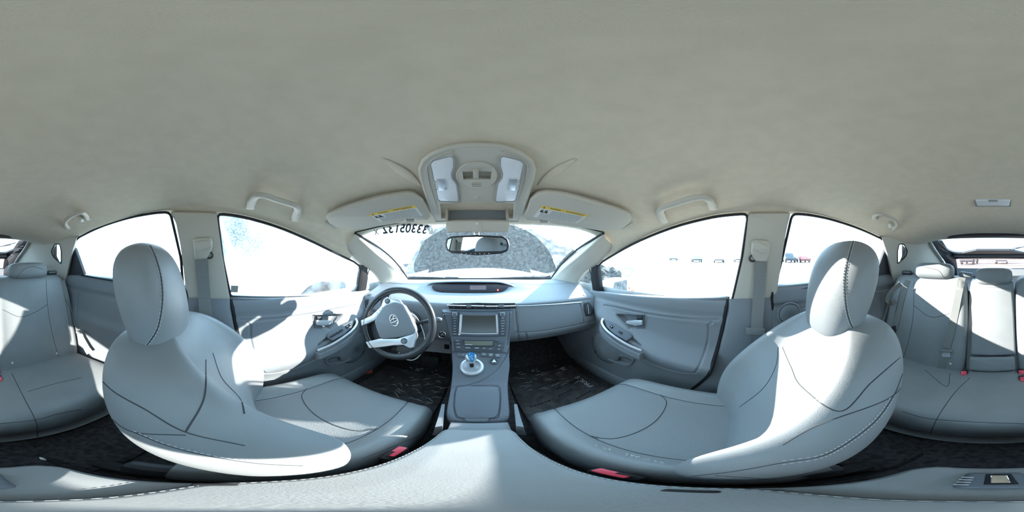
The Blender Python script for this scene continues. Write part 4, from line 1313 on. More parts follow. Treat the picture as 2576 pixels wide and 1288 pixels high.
def front_seat(name, label, sx, KB, KC, hc, haxis, hs, px):
    root = thing(name, label, 'seat', V((sx, .15, -.9)))
    SC, gc = cush_geo(sx, KC)
    cu = part('cushion', gc, M['leather'], root, True)
    cu.data.materials.append(M['perf'])
    cu.data.polygons.foreach_set('material_index', [1 if 17 <= (k % 72) < 31 and k // 72 < 44 else 0 for k in range(len(cu.data.polygons))])
    for i in (17, 31):
        part('seam', tube([gc[0][j * 72 + i] + V((0, 0, .0012)) for j in range(2, 46)], .0013, 6), M['seam'], cu)
    SB, gb = back_geo(sx, KB)
    bk = part('backrest', gb, M['leather'], root, True)
    ck, bs = Skin(gc), Skin(gb)
    for l in px['cushion'][3:]: seam(ck, l, cu, .0014, 40)
    part('seam', tube([p + V((0, 0, .0008)) for p in SC.line([(17 / 72, .385), (20 / 72, .345), (24 / 72, .325), (28 / 72, .345), (31 / 72, .385)], 40)], .0015, 6), M['seam'], cu)
    for l in px['back']: seam(bs, l, bk, .0013, 40)
    for l in px['stitch']: stitches(bs, l, bk)
    SH, gh = headrest_geo(hc, haxis, V((0, 1, .2)), [(h * hs, a * hs, b * hs, o * hs) for h, a, b, o in HK])
    hr = part('headrest', gh, M['leather'], root, True, 'tall padded leather headrest')
    hk = Skin(gh)
    for l in px['head']:
        seam(hk, l, hr, .0014, 50)
        stitches(hk, [(a - 3.5, b) for a, b in l], hr, 70, .0006)
        stitches(hk, [(a + 3.5, b) for a, b in l], hr, 70, .0006)
    ax = V(haxis).normalized()
    for s in (-1, 1):
        b0 = V(hc) - ax * (.15 * hs) + V((s * .055, 0, 0))
        part('headrest_post', tube([b0 + ax * .03, b0 - ax * .06], .006, 10), M['chrome'], root)
        part('post_collar', rbox(b0 - ax * .022, (.036, .026, .014), .005, V((1, 0, 0)), V((0, 1, 0)) - ax * ax.y), M['silver'], root, True)
    # seat base on rails
    part('seat_base', rbox(V((sx, .14, -.845)), (.40, .42, .09), .02), M['dark'], root)
    for s in (-1, 1): part('seat_rail', rbox(V((sx + s * .17, .12, -.887)), (.04, .62, .03), .006), M['black'], root)
    part('recliner_cover', rbox(V((sx + (.225 if sx > 0 else -.225), -.0, -.70)), (.05, .20, .10), .02), M['dark'], root)
    part('recliner_cover', rbox(V((sx - (.195 if sx > 0 else -.195), .03, -.72)), (.04, .30, .10), .015), M['dark'], root)
    return root

KBp = [(-.74, .045, .02, -.05, .225), (-.66, .060, .015, -.055, .238), (-.58, .058, -.002, -.085, .247), (-.50, .045, -.025, -.125, .250), (-.42, .015, -.060, -.175, .247), (-.34, -.040, -.105, -.235, .236), (-.27, -.105, -.150, -.290, .212), (-.215, -.165, -.190, -.322, .176), (-.18, -.210, -.222, -.330, .130), (-.165, -.245, -.250, -.318, .075), (-.162, -.270, -.272, -.295, .02)]
KBd = [(z, a + .055 + .09 * min(1, (z + .74) / .5), b + .055 + .09 * min(1, (z + .74) / .5), c + .055 + .075 * min(1, (z + .74) / .5), w) for z, a, b, c, w in KBp]
KCp = [(-.10, -.665, -.640, -.82, .225), (.0, -.668, -.632, -.83, .240), (.1, -.665, -.625, -.83, .246), (.2, -.655, -.622, -.83, .248), (.30, -.642, -.622, -.82, .248), (.37, -.634, -.628, -.80, .243), (.415, -.640, -.645, -.79, .235), (.440, -.665, -.675, -.78, .222), (.448, -.70, -.71, -.77, .20), (.445, -.735, -.74, -.755, .15)]
KCd = [(y + .045, a, b, c, w * .98) for y, a, b, c, w in KCp]
PXp = dict(
 cushion=[[(1342, 1028), (1400, 1056), (1487, 1113), (1580, 1148), (1700, 1168), (1790, 1174)],
          [(1560, 955), (1605, 985), (1658, 1020), (1720, 1040), (1800, 1050), (1862, 1052)],
          [(1658, 1020), (1650, 1045), (1620, 1075), (1560, 1100), (1487, 1113)],
          [(1312, 1075), (1345, 1115), (1420, 1150), (1520, 1180), (1640, 1200)]],
 back=[[(1958, 873), (1951, 923), (1920, 977), (1861, 1024)],
       [(1968, 873), (1990, 923), (2018, 974), (2113, 1035), (2191, 963), (2275, 890)],
       [(1968, 1119), (2035, 1080), (2096, 1055), (2236, 1002), (2278, 946), (2275, 884)],
       [(1740, 1198), (1850, 1185), (1968, 1164), (2080, 1142), (2191, 1069), (2247, 996), (2270, 940)],
       [(1800, 1196), (1960, 1206), (2060, 1202), (2136, 1188), (2236, 1114), (2280, 1010)]],
 stitch=[[(1968, 1168), (2080, 1146), (2191, 1073), (2251, 998)], [(1968, 1159), (2080, 1137), (2188, 1064), (2243, 994)]],
 head=[[(2147, 606), (2140, 630), (2128, 680), (2125, 730), (2130, 780), (2140, 815), (2150, 830)]])
PXd = dict(
 cushion=[[(875, 938), (817, 980), (791, 1001), (724, 1026), (619, 1046)],
          [(1060, 1006), (1004, 1054), (954, 1087), (895, 1119), (817, 1144), (761, 1154)],
          [(791, 1001), (817, 1042), (864, 1070), (910, 1082), (954, 1087)],
          [(1106, 1039), (1084, 1076), (1019, 1110), (910, 1154)]],
 back=[[(235, 934), (286, 985), (365, 1030), (467, 1087), (615, 1121)],
       [(235, 934), (235, 1002), (275, 1047), (337, 1087), (467, 1095)],
       [(518, 905), (513, 1002), (467, 1087)],
       [(535, 888), (558, 951), (603, 1002), (615, 1041)],
       [(337, 1087), (422, 1121), (535, 1149), (649, 1166), (760, 1172)],
       [(215, 1010), (260, 1080), (340, 1150), (450, 1190), (600, 1203)]],
 stitch=[[(337, 1083), (422, 1117), (535, 1145), (649, 1162)]],
 head=[[(378, 618), (392, 650), (405, 700), (408, 760), (398, 820), (380, 855), (360, 876)]])
front_seat('front_seat', 'grey leather passenger seat with sunlit inner bolster beside the armrest', .352, [k[:4] + (k[4] * .935,) for k in KBp], [k[:4] + (k[4] * .93,) for k in KCp], V((.372, -.272, -.090)), V((0, -.30, 1)), .92, PXp)
front_seat('front_seat', 'worn grey leather driver seat behind the steering wheel', -.368, KBd, KCd, V((-.362, -.158, -.105)), V((0, -.25, 1)), .93, PXd)

# crumbs caught along the passenger cushion seams, a dry leaf by the driver door
ckp = Skin(cush_geo(.352, [k[:4] + (k[4] * .93,) for k in KCp])[1])
random.seed(9)
cr_ = []
for k in range(26):
    t = random.random(); a = 1480 + 210 * t + random.uniform(-4, 4); b = 1110 + 58 * t ** .7 + random.uniform(-3, 3)
    p, n = ckp.hit(a, b)
    if p: cr_.append(rbox(p + n * .001, (random.uniform(.0015, .005), random.uniform(.001, .002), .0015), .0004, V((random.uniform(-1, 1), 1, 0)), V((1, 0, .1))))
solo('crumbs', join(*cr_), M['label'], 'pale crumbs along the passenger cushion seam', 'crumbs', kind='stuff')
lf = U(928, 934, z=-.884)
solo('dry_leaf', plate([lf + V((.022 * cos(t) * (1 + .35 * cos(3 * t)), .03 * sin(t), .004 * sin(2 * t))) for t in [2 * pi * k / 12 for k in range(12)]], V((0, 0, 1)), .001), M['orange'], 'small dry reddish leaf on the floor by the driver door', 'leaf', smooth=False)
# ------------------------------------------------------------------ rear bench
def pillow(c, a, b, h, lat=V((1, 0, 0)), up=V((0, 0, 1)), p=4, q=2.8, nx=28, nk=28):
    lat = V(lat).normalized(); up = V(up); up = (up - lat * up.dot(lat)).normalized(); fw = up.cross(lat)
    loops = []
    for i in range(nx):
        t = -cos(pi * i / (nx - 1))
        s = max(.02, (1 - abs(t) ** p) ** (1 / p))
        L_ = []
        for k in range(nk):
            th = 2 * pi * k / nk
            e = 2 / q
            L_.append(V(c) + lat * (a * t) + fw * (b * s * math.copysign(abs(cos(th)) ** e, cos(th))) + up * (h * s * math.copysign(abs(sin(th)) ** e, sin(th))))
        loops.append(L_)
    return loft(loops)
bench = thing('rear_bench', 'grey leather rear bench with three headrests', 'bench seat', V((0, -.7, -.9)))
CB = [(-.90, -.70, -.69, -.86, .64), (-.80, -.685, -.675, -.87, .645), (-.70, -.675, -.665, -.87, .648), (-.60, -.665, -.655, -.87, .648), (-.50, -.655, -.65, -.87, .645), (-.44, -.655, -.655, -.87, .64), (-.405, -.672, -.675, -.87, .632), (-.390, -.71, -.715, -.87, .622), (-.392, -.76, -.765, -.875, .612), (-.41, -.83, -.835, -.88, .60)]
rows = []
for y, zc, zb, zl, w in CB:
    f = [(-1.0, zl + .5 * (zb - zl)), (-.99, zb - .03), (-.96, zb - .005), (-.85, zb + .004), (-.5, zc - .004), (-.2, zc + .002), (0, zc + .004)]
    f += [(-a, b) for a, b in reversed(f[:-1])]
    f += [(.95, zl), (.5, zl), (0, zl), (-.5, zl), (-.95, zl)]
    rows.append([V((a * w, y, b)) for a, b in f])
gcu = Surf(rows, cu=True).geo(90, 40)
bc = part('bench_cushion', gcu, M['leather'], bench, True)
bck = Skin(gcu)
RB_ = [(-.80, -.775, -.790, -.90, .25), (-.70, -.785, -.800, -.92, .258), (-.60, -.800, -.818, -.94, .262), (-.5, -.825, -.843, -.965, .263), (-.4, -.855, -.872, -.99, .262), (-.3, -.888, -.902, -1.02, .258), (-.22, -.915, -.926, -1.05, .252), (-.165, -.938, -.945, -1.06, .24), (-.140, -.962, -.966, -1.06, .225), (-.130, -.99, -.99, -1.045, .20), (-.128, -1.01, -1.01, -1.03, .15)]
bks = []
for s in (1, -1):
    SB, g = back_geo(s * .392, RB_)
    b_ = part('bench_backrest', g, M['leather'], bench, True)
    bks.append((s, b_, Skin(g), g))
for s, b_, k, g_ in bks:
    if s > 0: L_ = [[(2299, 769), (2341, 797), (2390, 789)], [(2299, 698), (2297, 795), (2283, 868), (2270, 905)], [(2268, 720), (2250, 800), (2246, 850)]]
    else: L_ = [[(6, 779), (50, 797), (89, 785), (118, 766)], [(115, 690), (120, 772), (132, 842), (149, 902)], [(156, 705), (172, 800), (180, 860)]]
    for l in L_: seam(k, l, b_, .0015, 30)
    for q in (((2391, 915),) if s > 0 else ((31, 913), (143, 889))):
        p, n = k.hit(*q)
        if p: part('anchor_button', lathe([(0, .003), (.005, .003), (.007, .0)], p, n, 14), M['label'], b_)
for l in ([(2326, 930), (2380, 972), (2390, 940)], [(2440, 950), (2400, 990), (2362, 1045), (2340, 1090)], [(2270, 1035), (2320, 1050), (2366, 1056), (2460, 1062), (2576, 1066)], [(30, 940), (60, 1000), (90, 1060), (95, 1100)], [(0, 1066), (90, 1056), (150, 1040), (205, 1030)], [(70, 985), (140, 965), (205, 950)]):
    seam(bck, l, bc, .0015, 30)
# centre: fixed base pad and fold-down armrest panel
bp_ = plane3(V((.1, -.795, -.66)), V((-.1, -.795, -.66)), V((0, -.945, -.17)))
part('center_back', loft([[V((-.135, -.80, -.76)), V((.128, -.80, -.76)), V((.128, -.90, -.76)), V((-.135, -.90, -.76))], [V((-.135, -.83, -.64)), V((.128, -.83, -.64)), V((.128, -.95, -.64)), V((-.135, -.95, -.64))], [V((-.135, -.955, -.20)), V((.128, -.955, -.20)), V((.128, -1.06, -.20)), V((-.135, -1.06, -.20))], [V((-.13, -.975, -.155)), V((.122, -.975, -.155)), V((.122, -1.06, -.15)), V((-.13, -1.06, -.15))]]), M['leather'], bench)
part('folding_armrest', tplate([(2451, 724), (2500, 722), (2546, 724), (2552, 800), (2556, 892), (2500, 896), (2441, 893), (2446, 800)], bp_, .05, off=.012, rad=.014, bevel=.012), M['leather'], bench, True, 'fold-down center armrest panel, half in sun')
part('base_pad', tplate([(2438, 899), (2500, 899), (2554, 898), (2556, 932), (2500, 937), (2436, 932)], bp_, .05, off=.014, rad=.012, bevel=.012), M['leather'], bench, True)
for i, (c, a, h) in enumerate(((V((.366, -1.0, -.102)), .132, .055), (V((-.016, -1.0, -.128)), .112, .054), (V((-.386, -1.0, -.100)), .132, .055))):
    g = pillow(c, a, .062 if i != 1 else .05, h, up=V((0, -.25, 1)))
    hr = part('headrest', g, M['leather'], bench, True)
    k = Skin(g)
    if i == 0: ls = [[(2322, 671), (2345, 676), (2363, 682), (2372, 695), (2380, 704)]]
    elif i == 2: ls = [[(40, 703), (50, 690), (62, 677), (85, 671), (108, 679)]]
    else: ls = []
    for l in ls:
        seam(k, l, hr, .0014, 30); stitches(k, [(q, r + 2.5) for q, r in l], hr, 40, .0006)
    for s in (-1, 1):
        part('headrest_post', tube([c + V((s * .045, 0, -h * .8)), c + V((s * .045, .01, -h - .045))], .006, 8), M['chrome'], bench)
# side bolsters filling the gap to the doors
BOL = {}
for s in (-1, 1):
    S_ = Surf([[V((s * .63, -.86 - .2 * t, -.70 + .57 * t)), V((s * .655, -.83 - .2 * t, -.70 + .57 * t)), V((s * .675, -.85 - .2 * t, -.70 + .57 * t)), V((s * .685, -.95 - .15 * t, -.70 + .57 * t))] for t in (0, .25, .5, .75, 1)])
    BOL[s] = S_.geo(14, 20)
    part('side_bolster', BOL[s], M['leather'], bench, True)

# ------------------------------------------------------------------ seat belts
def pillar_belt(s):
    pl = (SL[0] + SL[1] * .024, SL[1]) if s < 0 else (SR[0] + SR[1] * .024, SR[1])
    who = 'driver' if s < 0 else 'passenger'
    if s < 0:
        cover = [(484, 604), (490, 600), (530, 598), (535, 612), (533, 628), (524, 645), (520, 652), (490, 656), (487, 630)]
        slide = [(488, 610), (528, 604), (533, 614), (528, 624), (498, 634), (488, 630)]
        strap = [(507, 652), (510, 700), (515, 760), (519, 822)]; wd = 31
        ring_ = (527, 642); plate_ = [(500, 826), (543, 824), (545, 834), (502, 836)]
        tng = [(513, 834), (532, 834), (534, 858), (520, 850)]
    else:
        cover = [(1892, 608), (1900, 604), (1934, 606), (1938, 616), (1934, 650), (1926, 662), (1900, 658), (1890, 640)]
        slide = [(1894, 614), (1904, 606), (1935, 622), (1932, 636), (1920, 640), (1892, 628)]
        strap = [(1914, 658), (1912, 700), (1908, 760), (1904, 832)]; wd = 30
        ring_ = (1893, 650); plate_ = [(1877, 826), (1925, 828), (1925, 844), (1878, 842)]
        tng = [(1887, 843), (1915, 844), (1911, 866), (1902, 873), (1892, 870)]
    b = thing('seat_belt', 'grey seat belt hanging from the pillar behind the %s' % ('driver' if s < 0 else 'front passenger'), 'seat belt', UP(*strap[-1], *pl), 'front seat belts')
    part('anchor_cover', tplate(cover, pl, .03, off=.012, rad=.01, bevel=.006), M['beige'], b, True)
    part('height_slider', tplate(slide, pl, .012, off=.022, rad=.008, bevel=.005), M['beige'], b, True)
    c = UP(*ring_, pl[0] + pl[1] * .004, pl[1])
    part('guide_ring', ring(c, pl[1], .012, .004, 20, 6), M['dark'], b)
    pts = [UP(*strap[0], pl[0] + pl[1] * .014, pl[1]), UP(*strap[1], pl[0] + pl[1] * .014, pl[1]), U(*strap[2], x=s * .652), U(*strap[3], x=s * .652)]
    lowpl = (V((s * .650, 0, 0)), V((-s, 0, 0)))
    w = (UP(strap[1][0] - wd / 2, strap[1][1], *pl) - UP(strap[1][0] + wd / 2, strap[1][1], *pl)).length
    end = pts[-1] + V((0, 0, -.22))
    part('strap', ribbon(curve(pts + [end], 24), V((0, 1, 0)), w, .0018), M['belt'], b)
    part('latch_plate', tplate(plate_, lowpl, .01, off=.004, rad=.004, bevel=.003), M['belt'], b, True)
    part('latch_tongue', tplate(tng, lowpl, .003, off=.002, rad=.003), M['chrome'], b, label='bright metal latch tongue')
for s in (-1, 1): pillar_belt(s)
# buckles beside the front seats
for px, cx, lab_ in (([(945, 1140), (955, 1132), (985, 1128), (1018, 1132), (1012, 1140), (985, 1143)], -1, 'driver seat'), ([(1483, 1188), (1500, 1182), (1560, 1182), (1608, 1194), (1600, 1202), (1540, 1206), (1500, 1200)], 1, 'passenger seat')):
    pl = (V((0, 0, -.625)), V((0, 0, 1)))
    o = [UP(a, q, *pl) for a, q in px]
    c = sum(o, V((0, 0, 0))) / len(o)
    c.x = -.1175 if cx < 0 else .109
    b = thing('belt_buckle', 'seat belt buckle with red release button beside the %s' % lab_, 'buckle', V((c.x, c.y, -.74)), 'belt buckles')
    part('buckle_body', rbox(c + V((0, 0, -.045)), (.020, .062, .085), .006), M['black'], b)
    part('release_button', rbox(c + V((0, .004, .002)), (.016, .044, .010), .003), M['red'], b, label='red release button')
    part('buckle_slot', rbox(c + V((.004 * cx, -.012, .0072)), (.006, .026, .002), .0005), M['black'], b)
# rear belts
def rbelt(name, label, pts, side, w, body, group='rear seat belts'):
    b = thing(name, label, 'seat belt', pts[-1], group)
    part('strap', drape(ribbon(curve(pts, 40), side, w, .002), body), M['belt'], b)
    return b
kr, kl = bks[0][2], bks[1][2]
def drape(geo, body, off=.003):
    """lift strap vertices that sank into the upholstery back onto its surface"""
    T = BVHTree.FromPolygons([tuple(v) for v in body[0]], [tuple(f) for f in body[1]])
    p, n, i, d = T.find_nearest(V((0, 0, 0)))
    sg = 1 if n.dot(-p) > 0 else -1
    vs = []
    for v in geo[0]:
        p, n, i, d = T.find_nearest(v)
        sd_ = (v - p).dot(n * sg)
        vs.append(p + n * sg * off if sd_ < off and d < .08 else v)
    return vs, geo[1]
side_r = Skin(join(bks[0][3], BOL[1], RDG[1])); side_l = Skin(join(bks[1][3], BOL[-1], RDG[-1]))
def lay(k, px, off):
    out = []
    for i, (a, b) in enumerate(px):
        p, n = k.hit(a, b)
        out.append(p + n * (off[i] if isinstance(off, list) else off))
    return out
def on(k, l, off): 
    out = []
    for q in l:
        p, n = k.hit(*q)
        if p is None: p = UP(q[0], q[1], bp_[0], bp_[1]); n = bp_[1]
        out.append(p + n * off)
    return out
mb = rbelt('seat_belt', 'center rear belt lying diagonally over the passenger side backrest', on(kr, [(2420, 700), (2412, 740), (2403, 790), (2392, 840), (2382, 875)], .006), V((1, .0, .2)), .042, bks[0][3])
p0, n0 = kr.hit(2382, 882)
part('latch_plate', rbox(p0 + n0 * .01, (.075, .012, .018), .004, V((1, 0, -.15)), n0), M['belt'], mb, True)
part('latch_tongue', rbox(p0 + n0 * .008 + V((0, .004, -.025)), (.045, .006, .035), .003, V((1, 0, -.15)), n0), M['silver'], mb, True)
pts = on(kr, [(2380, 892), (2374, 912), (2368, 928)], .005)
part('strap', ribbon(curve(pts, 8), V((1, 0, .2)), .042, .002), M['belt'], mb)
gp = U(2430, 691, y=-1.03)
part('belt_guide', rbox(gp, (.085, .05, .032), .010, V((1, 0, .12)), V((0, 1, 0))), M['door'], mb, True, 'plastic belt guide on the backrest top')
rb = rbelt('seat_belt', 'outer rear belt twisted against the passenger side rear door', lay(side_r, [(2285, 706), (2274, 735), (2264, 775), (2256, 806), (2252, 826)], .006), V((1, .3, .1)), .036, bks[0][3])
rl = curve([U(2266, 714, y=-.88), U(2250, 726, y=-.85), U(2238, 742, y=-.83), U(2234, 756, y=-.825), U(2241, 764, y=-.83), U(2254, 757, y=-.86)], 24)
part('belt_loop', drape(ribbon(rl, V((.45, .75, .45)), .035, .002), bks[0][3]), M['belt'], rb)
part('lower_strap', drape(ribbon(lay(side_r, [(2240, 766), (2226, 790), (2214, 812)], .012), V((0, .9, .4)), .030, .002), bks[0][3]), M['belt'], rb)
part('belt_clip', rbox(lay(side_r, [(2250, 828)], .013)[0], (.02, .03, .05), .005), M['dark'], rb)
lb = rbelt('seat_belt', 'outer rear belt hanging beside the driver side rear door', lay(side_l, [(156, 706), (166, 745), (180, 790), (198, 826)], .006), V((1, -.3, -.1)), .03, bks[1][3])
part('latch_plate', rbox(U(200, 835, x=-.615), (.02, .055, .022), .005, V((1, 0, 0)), V((0, 1, .5))), M['belt'], lb, True)
part('latch_tongue', rbox(U(204, 842, x=-.617), (.01, .03, .03), .003, V((1, 0, 0)), V((0, 1, .5))), M['silver'], lb)
part('lap_strap', ribbon([U(202, 845, x=-.618), U(210, 860, x=-.615), U(218, 876, x=-.61), U(226, 888, x=-.605)], V((0, .8, -.4)), .04, .002), M['belt'], lb)
# belt buckles on the bench
for i, (a, q) in enumerate(((2425, 940), (2569, 938), (2573, 955), (3, 950))):
    if i == 3: continue
    p, n = bck.hit(a, q)
    if p is None: p = U(a, q, y=-.78)
    b = thing('belt_buckle', ('single red belt buckle in the rear bench crease', 'upper red belt buckle of the rear bench pair', 'lower red belt buckle of the rear bench pair')[i], 'buckle', p, 'rear bench buckles' )
    part('buckle_body', rbox(p + V((0, -.012, -.006)), (.034, .04, .032), .006), M['dark'], b)
    part('release_button', rbox(p + V((0, .004, .006)), (.026, .028, .022), .005, V((1, 0, 0)), V((0, .8, -.6))), M['red'], b)
# belt exit bezels on the bench shoulders
for s in (-1, 1):
    b = bench
    part('belt_bezel', rbox(V((s * .565, -1.005, -.118)), (.075, .05, .028), .008), M['dark'], b, True)
    part('bezel_slot', rbox(V((s * .565, -.981, -.114)), (.055, .006, .008), .002), M['belt'], b)
# floor level vent beside the bench
v = thing('floor_vent', 'small slatted battery vent beside the passenger side of the bench', 'vent', U(2232, 828, x=.655))
vp_ = (V((.652, 0, 0)), V((-1, 0, 0)))
vp_ = (U(2232, 828, x=.64), V((-.6, .75, .3)).normalized())
part('vent_frame', tplate([(2219, 820), (2243, 823), (2246, 842), (2230, 836)], vp_, .01, rad=.004, bevel=.002), M['dark'], v)
for k in range(4): part('vent_slat', tube([UP(2224 + 5 * k, 824 + k, vp_[0] + vp_[1] * .002, vp_[1]), UP(2229 + 4.5 * k, 834 + 1.5 * k, vp_[0] + vp_[1] * .002, vp_[1])], .002, 6), M['black'], v)

# ------------------------------------------------------------------ overhead console
op = (V((-.01, .27, .204)), V((0, -.187, -.982)).normalized())
oc = thing('overhead_console', 'pale overhead console with two map lamps and an open glasses bin', 'overhead console', V((-.01, .45, .20)))
half = [(1200, 364), (1160, 366), (1125, 372), (1090, 386), (1066, 404), (1058, 424), (1062, 450), (1073, 490), (1085, 530), (1097, 556)]
full = half + [(2400 - a, b) for a, b in reversed(half[1:])]
part('console_base', tplate(full, op, .02, holes=[[(1107, 513), (1293, 513), (1290, 550), (1110, 550)], [(1161, 431), (1239, 431), (1237, 453), (1163, 453)]] + [[(1186, 459.5 + 4 * k), (1212, 459.5 + 4 * k), (1212, 462.2 + 4 * k), (1186, 462.2 + 4 * k)] for k in range(3)]), M['beige'], oc)
part('base_edge', tube([UP(a, b, op[0] - op[1] * .004, op[1]) for a, b in full], .0055, 8, closed=True), M['beige'], oc, True)
inner = [(1200, 376), (1140, 380), (1100, 394), (1078, 412), (1074, 430), (1082, 470), (1098, 520), (1104, 540)]
part('base_groove', tube(curve([UP(a, b, op[0] + op[1] * .0005, op[1]) for a, b in inner[1:] ], 24), .0012, 5), M['visor'], oc)
part('base_groove', tube(curve([UP(2400 - a, b, op[0] + op[1] * .0005, op[1]) for a, b in inner[1:]], 24), .0012, 5), M['visor'], oc)
LL = [(1082, 412), (1090, 404), (1118, 396), (1136, 393), (1142, 399), (1142, 418), (1136, 436), (1137, 448), (1148, 462), (1151, 480), (1154, 504), (1151, 508), (1107, 506), (1102, 502), (1090, 450)]
for s in (-1, 1):
    f = (lambda l: l) if s < 0 else (lambda l: [(2400 - a, b) for a, b in l])
    ln = part('map_lamp', tplate(f(LL), op, .008, off=.004, bevel=.003), M['lens'], oc, label='clear ribbed map lamp lens')
    part('lamp_rim', tube([UP(a, b, op[0] + op[1] * .002, op[1]) for a, b in f(LL)], .0022, 6, closed=True), M['inkgrey'], oc)
    part('lamp_bulb', tplate(f([(1098, 452), (1120, 451), (1124, 478), (1104, 480)]), op, .003, off=.006, bevel=.001), M['silver'], ln)
    for k in range(4):
        part('lamp_sparkle', lathe([(0, .003), (.002, .002), (.003, 0)], UP(*f([(1094 + 1.5 * k, 458 + 6 * k)])[0], op[0] + op[1] * .005, op[1]), op[1], 8), M['chrome'], ln)
ov = [(1199 + 50 * cos(t), 441 + 33 * sin(t)) for t in [2 * pi * k / 40 for k in range(40)]]
part('oval_lip', tube([UP(a, b, op[0] + op[1] * .002, op[1]) for a, b in ov], .0018, 6, closed=True), M['beige'], oc, True)
SLOT = [(1163, 432), (1237, 432), (1234, 452), (1166, 452)]
MICS = [[(1187, 460 + 4 * k), (1211, 460 + 4 * k), (1211, 461.8 + 4 * k), (1187, 461.8 + 4 * k)] for k in range(3)]
part('switch_oval', tplate(ov, op, .004, off=.003, holes=[SLOT] + MICS), M['beige'], oc)
part('switch_slot', tplate([(1155, 428), (1245, 428), (1245, 456), (1155, 456)], op, .003, off=-.010), M['beige'], oc)
part('slide_switch', tplate([(1190, 431), (1204, 431), (1204, 450), (1190, 450)], op, .016, off=.009, bevel=.002), M['beige'], oc)
lab('OFF', 1175, 424, .0075, oc, op, .0036, 'visor'); lab('DOOR', 1199, 424, .0065, oc, op, .0036, 'visor'); lab('ON', 1223, 424, .0075, oc, op, .0036, 'visor')
part('small_button', lathe([(0, .003), (.006, .003), (.0075, 0)], UP(1200, 497, *op), op[1], 18), M['beige'], oc)
# glasses bin, tipped open
part('bin_cavity', tplate([(1100, 505), (1300, 505), (1296, 560), (1104, 560)], op, .004, off=-.045), M['beige'], oc)
b0 = plane3(U(1130, 524, y=.575), U(1273, 524, y=.575), U(1200, 558, y=.552))
gb_ = part('glasses_bin', tplate([(1124, 519), (1278, 519), (1281, 560), (1121, 560)], b0, .02, rad=.004, bevel=.003), M['beige'], oc)
part('bin_liner', tplate([(1130, 525), (1273, 525), (1275, 557), (1128, 557)], b0, .004, off=.003), M['dash'], gb_)
for s in (-1, 1):
    part('bin_wall', loft([[U(1200 + s * 71, 522, y=.576), U(1200 + s * 76, 522, y=.576), U(1200 + s * 77, 558, y=.550), U(1200 + s * 72, 558, y=.550)], [U(1200 + s * 71, 522, y=.576) + V((0, -.02, -.004)), U(1200 + s * 76, 522, y=.576) + V((0, -.02, -.004)), U(1200 + s * 79, 556, y=.53), U(1200 + s * 74, 556, y=.53)]]), M['beige'], gb_)
b1 = plane3(U(1121, 560, y=.530), U(1281, 560, y=.530), U(1200, 586, y=.545))
fp = part('bin_front', tplate([(1120, 556), (1282, 556), (1281, 578), (1276, 586), (1126, 586), (1121, 578)], b1, .02, off=.004, rad=.004, bevel=.005), M['beige'], oc, True)
part('bin_latch', tplate([(1189, 557), (1211, 557), (1213, 584), (1187, 584)], b1, .004, off=.0052, rad=.004, bevel=.001), M['visor'], fp)
part('latch_mark', tplate([(1197, 560), (1202, 560), (1202, 565), (1197, 565)], b1, .001, off=.0066), M['label'], fp)

# ------------------------------------------------------------------ rear-view mirror
mn = V((-.250, -.962, -.085)).normalized()
mc = U(1199, 617, y=.64)
mp = (mc, mn)
rv = thing('rear_view_mirror', 'dark framed rear view mirror below the overhead console', 'mirror', mc)
part('mirror_shell', tplate([(1119, 616), (1122, 600), (1134, 594), (1200, 591), (1264, 594), (1277, 602), (1281, 618), (1277, 632), (1262, 638.5), (1200, 643), (1135, 637), (1122, 629)], mp, .03, rad=.006, bevel=.004), M['dark'], rv, True)
part('mirror_glass', tplate([(1124, 616), (1127, 603), (1138, 598.5), (1200, 596), (1262, 598.5), (1273, 605), (1276, 617), (1273, 628), (1262, 631.5), (1200, 632.5), (1137, 631), (1127, 627)], mp, .002, off=.001, rad=.004), M['mirror'], rv, False, 'mirror glass reflecting the driver side')
for k in range(7):
    part('mirror_button', lathe([(0, .001), (.0016, .001), (.002, 0)], UP(1161 + 11.5 * k, 637.0 + (1.2 if 0 < k < 6 else .6), mp[0] + mn * .0005, mn), mn, 8), M['label'], rv)
part('mirror_stem', tube([mc + V((0, .015, .03)), U(1199, 585, y=.66), U(1199, 572, y=.70)], .010, 10), M['dark'], rv, True)
part('stem_ball', lathe([(0, .012), (.009, .010), (.012, 0), (.009, -.01)], U(1199, 589, y=.652), V((0, 0, 1)), 16), M['chrome'], rv, True)

# ------------------------------------------------------------------ sun visors
def text_quad(s, Q, u0, u1, v0, v1, n):
    g = text(s, V((0, 0, 0)), V((1, 0, 0)), V((0, 1, 0)), 1.0, center=False)
    if not g[0]: return g
    x0, x1 = min(p.x for p in g[0]), max(p.x for p in g[0]); y0, y1 = min(p.y for p in g[0]), max(p.y for p in g[0])
    def f(p):
        u = u0 + (u1 - u0) * (p.x - x0) / (x1 - x0); v = v1 + (v0 - v1) * (p.y - y0) / (y1 - y0)
        return quadpt(Q, u, v) + n
    return gmap(g, f)
def quadpt(Q, u, v): return (Q[0] * (1 - u) + Q[1] * u) * (1 - v) + (Q[3] * (1 - u) + Q[2] * u) * v
VL = [(820, 549), (825, 542), (887, 518), (961, 498.5), (1024, 489), (1042, 491), (1063, 503.5), (1074, 522), (1083, 546), (1077, 554), (1048, 556), (1043, 552), (1021, 552), (1016, 558), (986, 565.6), (912, 577), (894, 577.4), (877, 575), (860, 577), (843, 572), (827, 562)]
VR = [(1589, 550), (1586, 541), (1530, 522), (1470, 504), (1424, 492), (1374, 486), (1350, 490), (1333, 503), (1325, 530), (1317, 547), (1325, 556), (1353, 558), (1357, 554), (1379, 556), (1384, 562), (1399, 565.6), (1486, 578), (1511, 582), (1530, 578.6), (1548, 580.5), (1567, 575.5), (1586, 561)]
vpl = plane3(U(820, 548, x=-.50) * .91, U(1050, 497, y=.455) * .92, U(950, 572, y=.535) * .93)
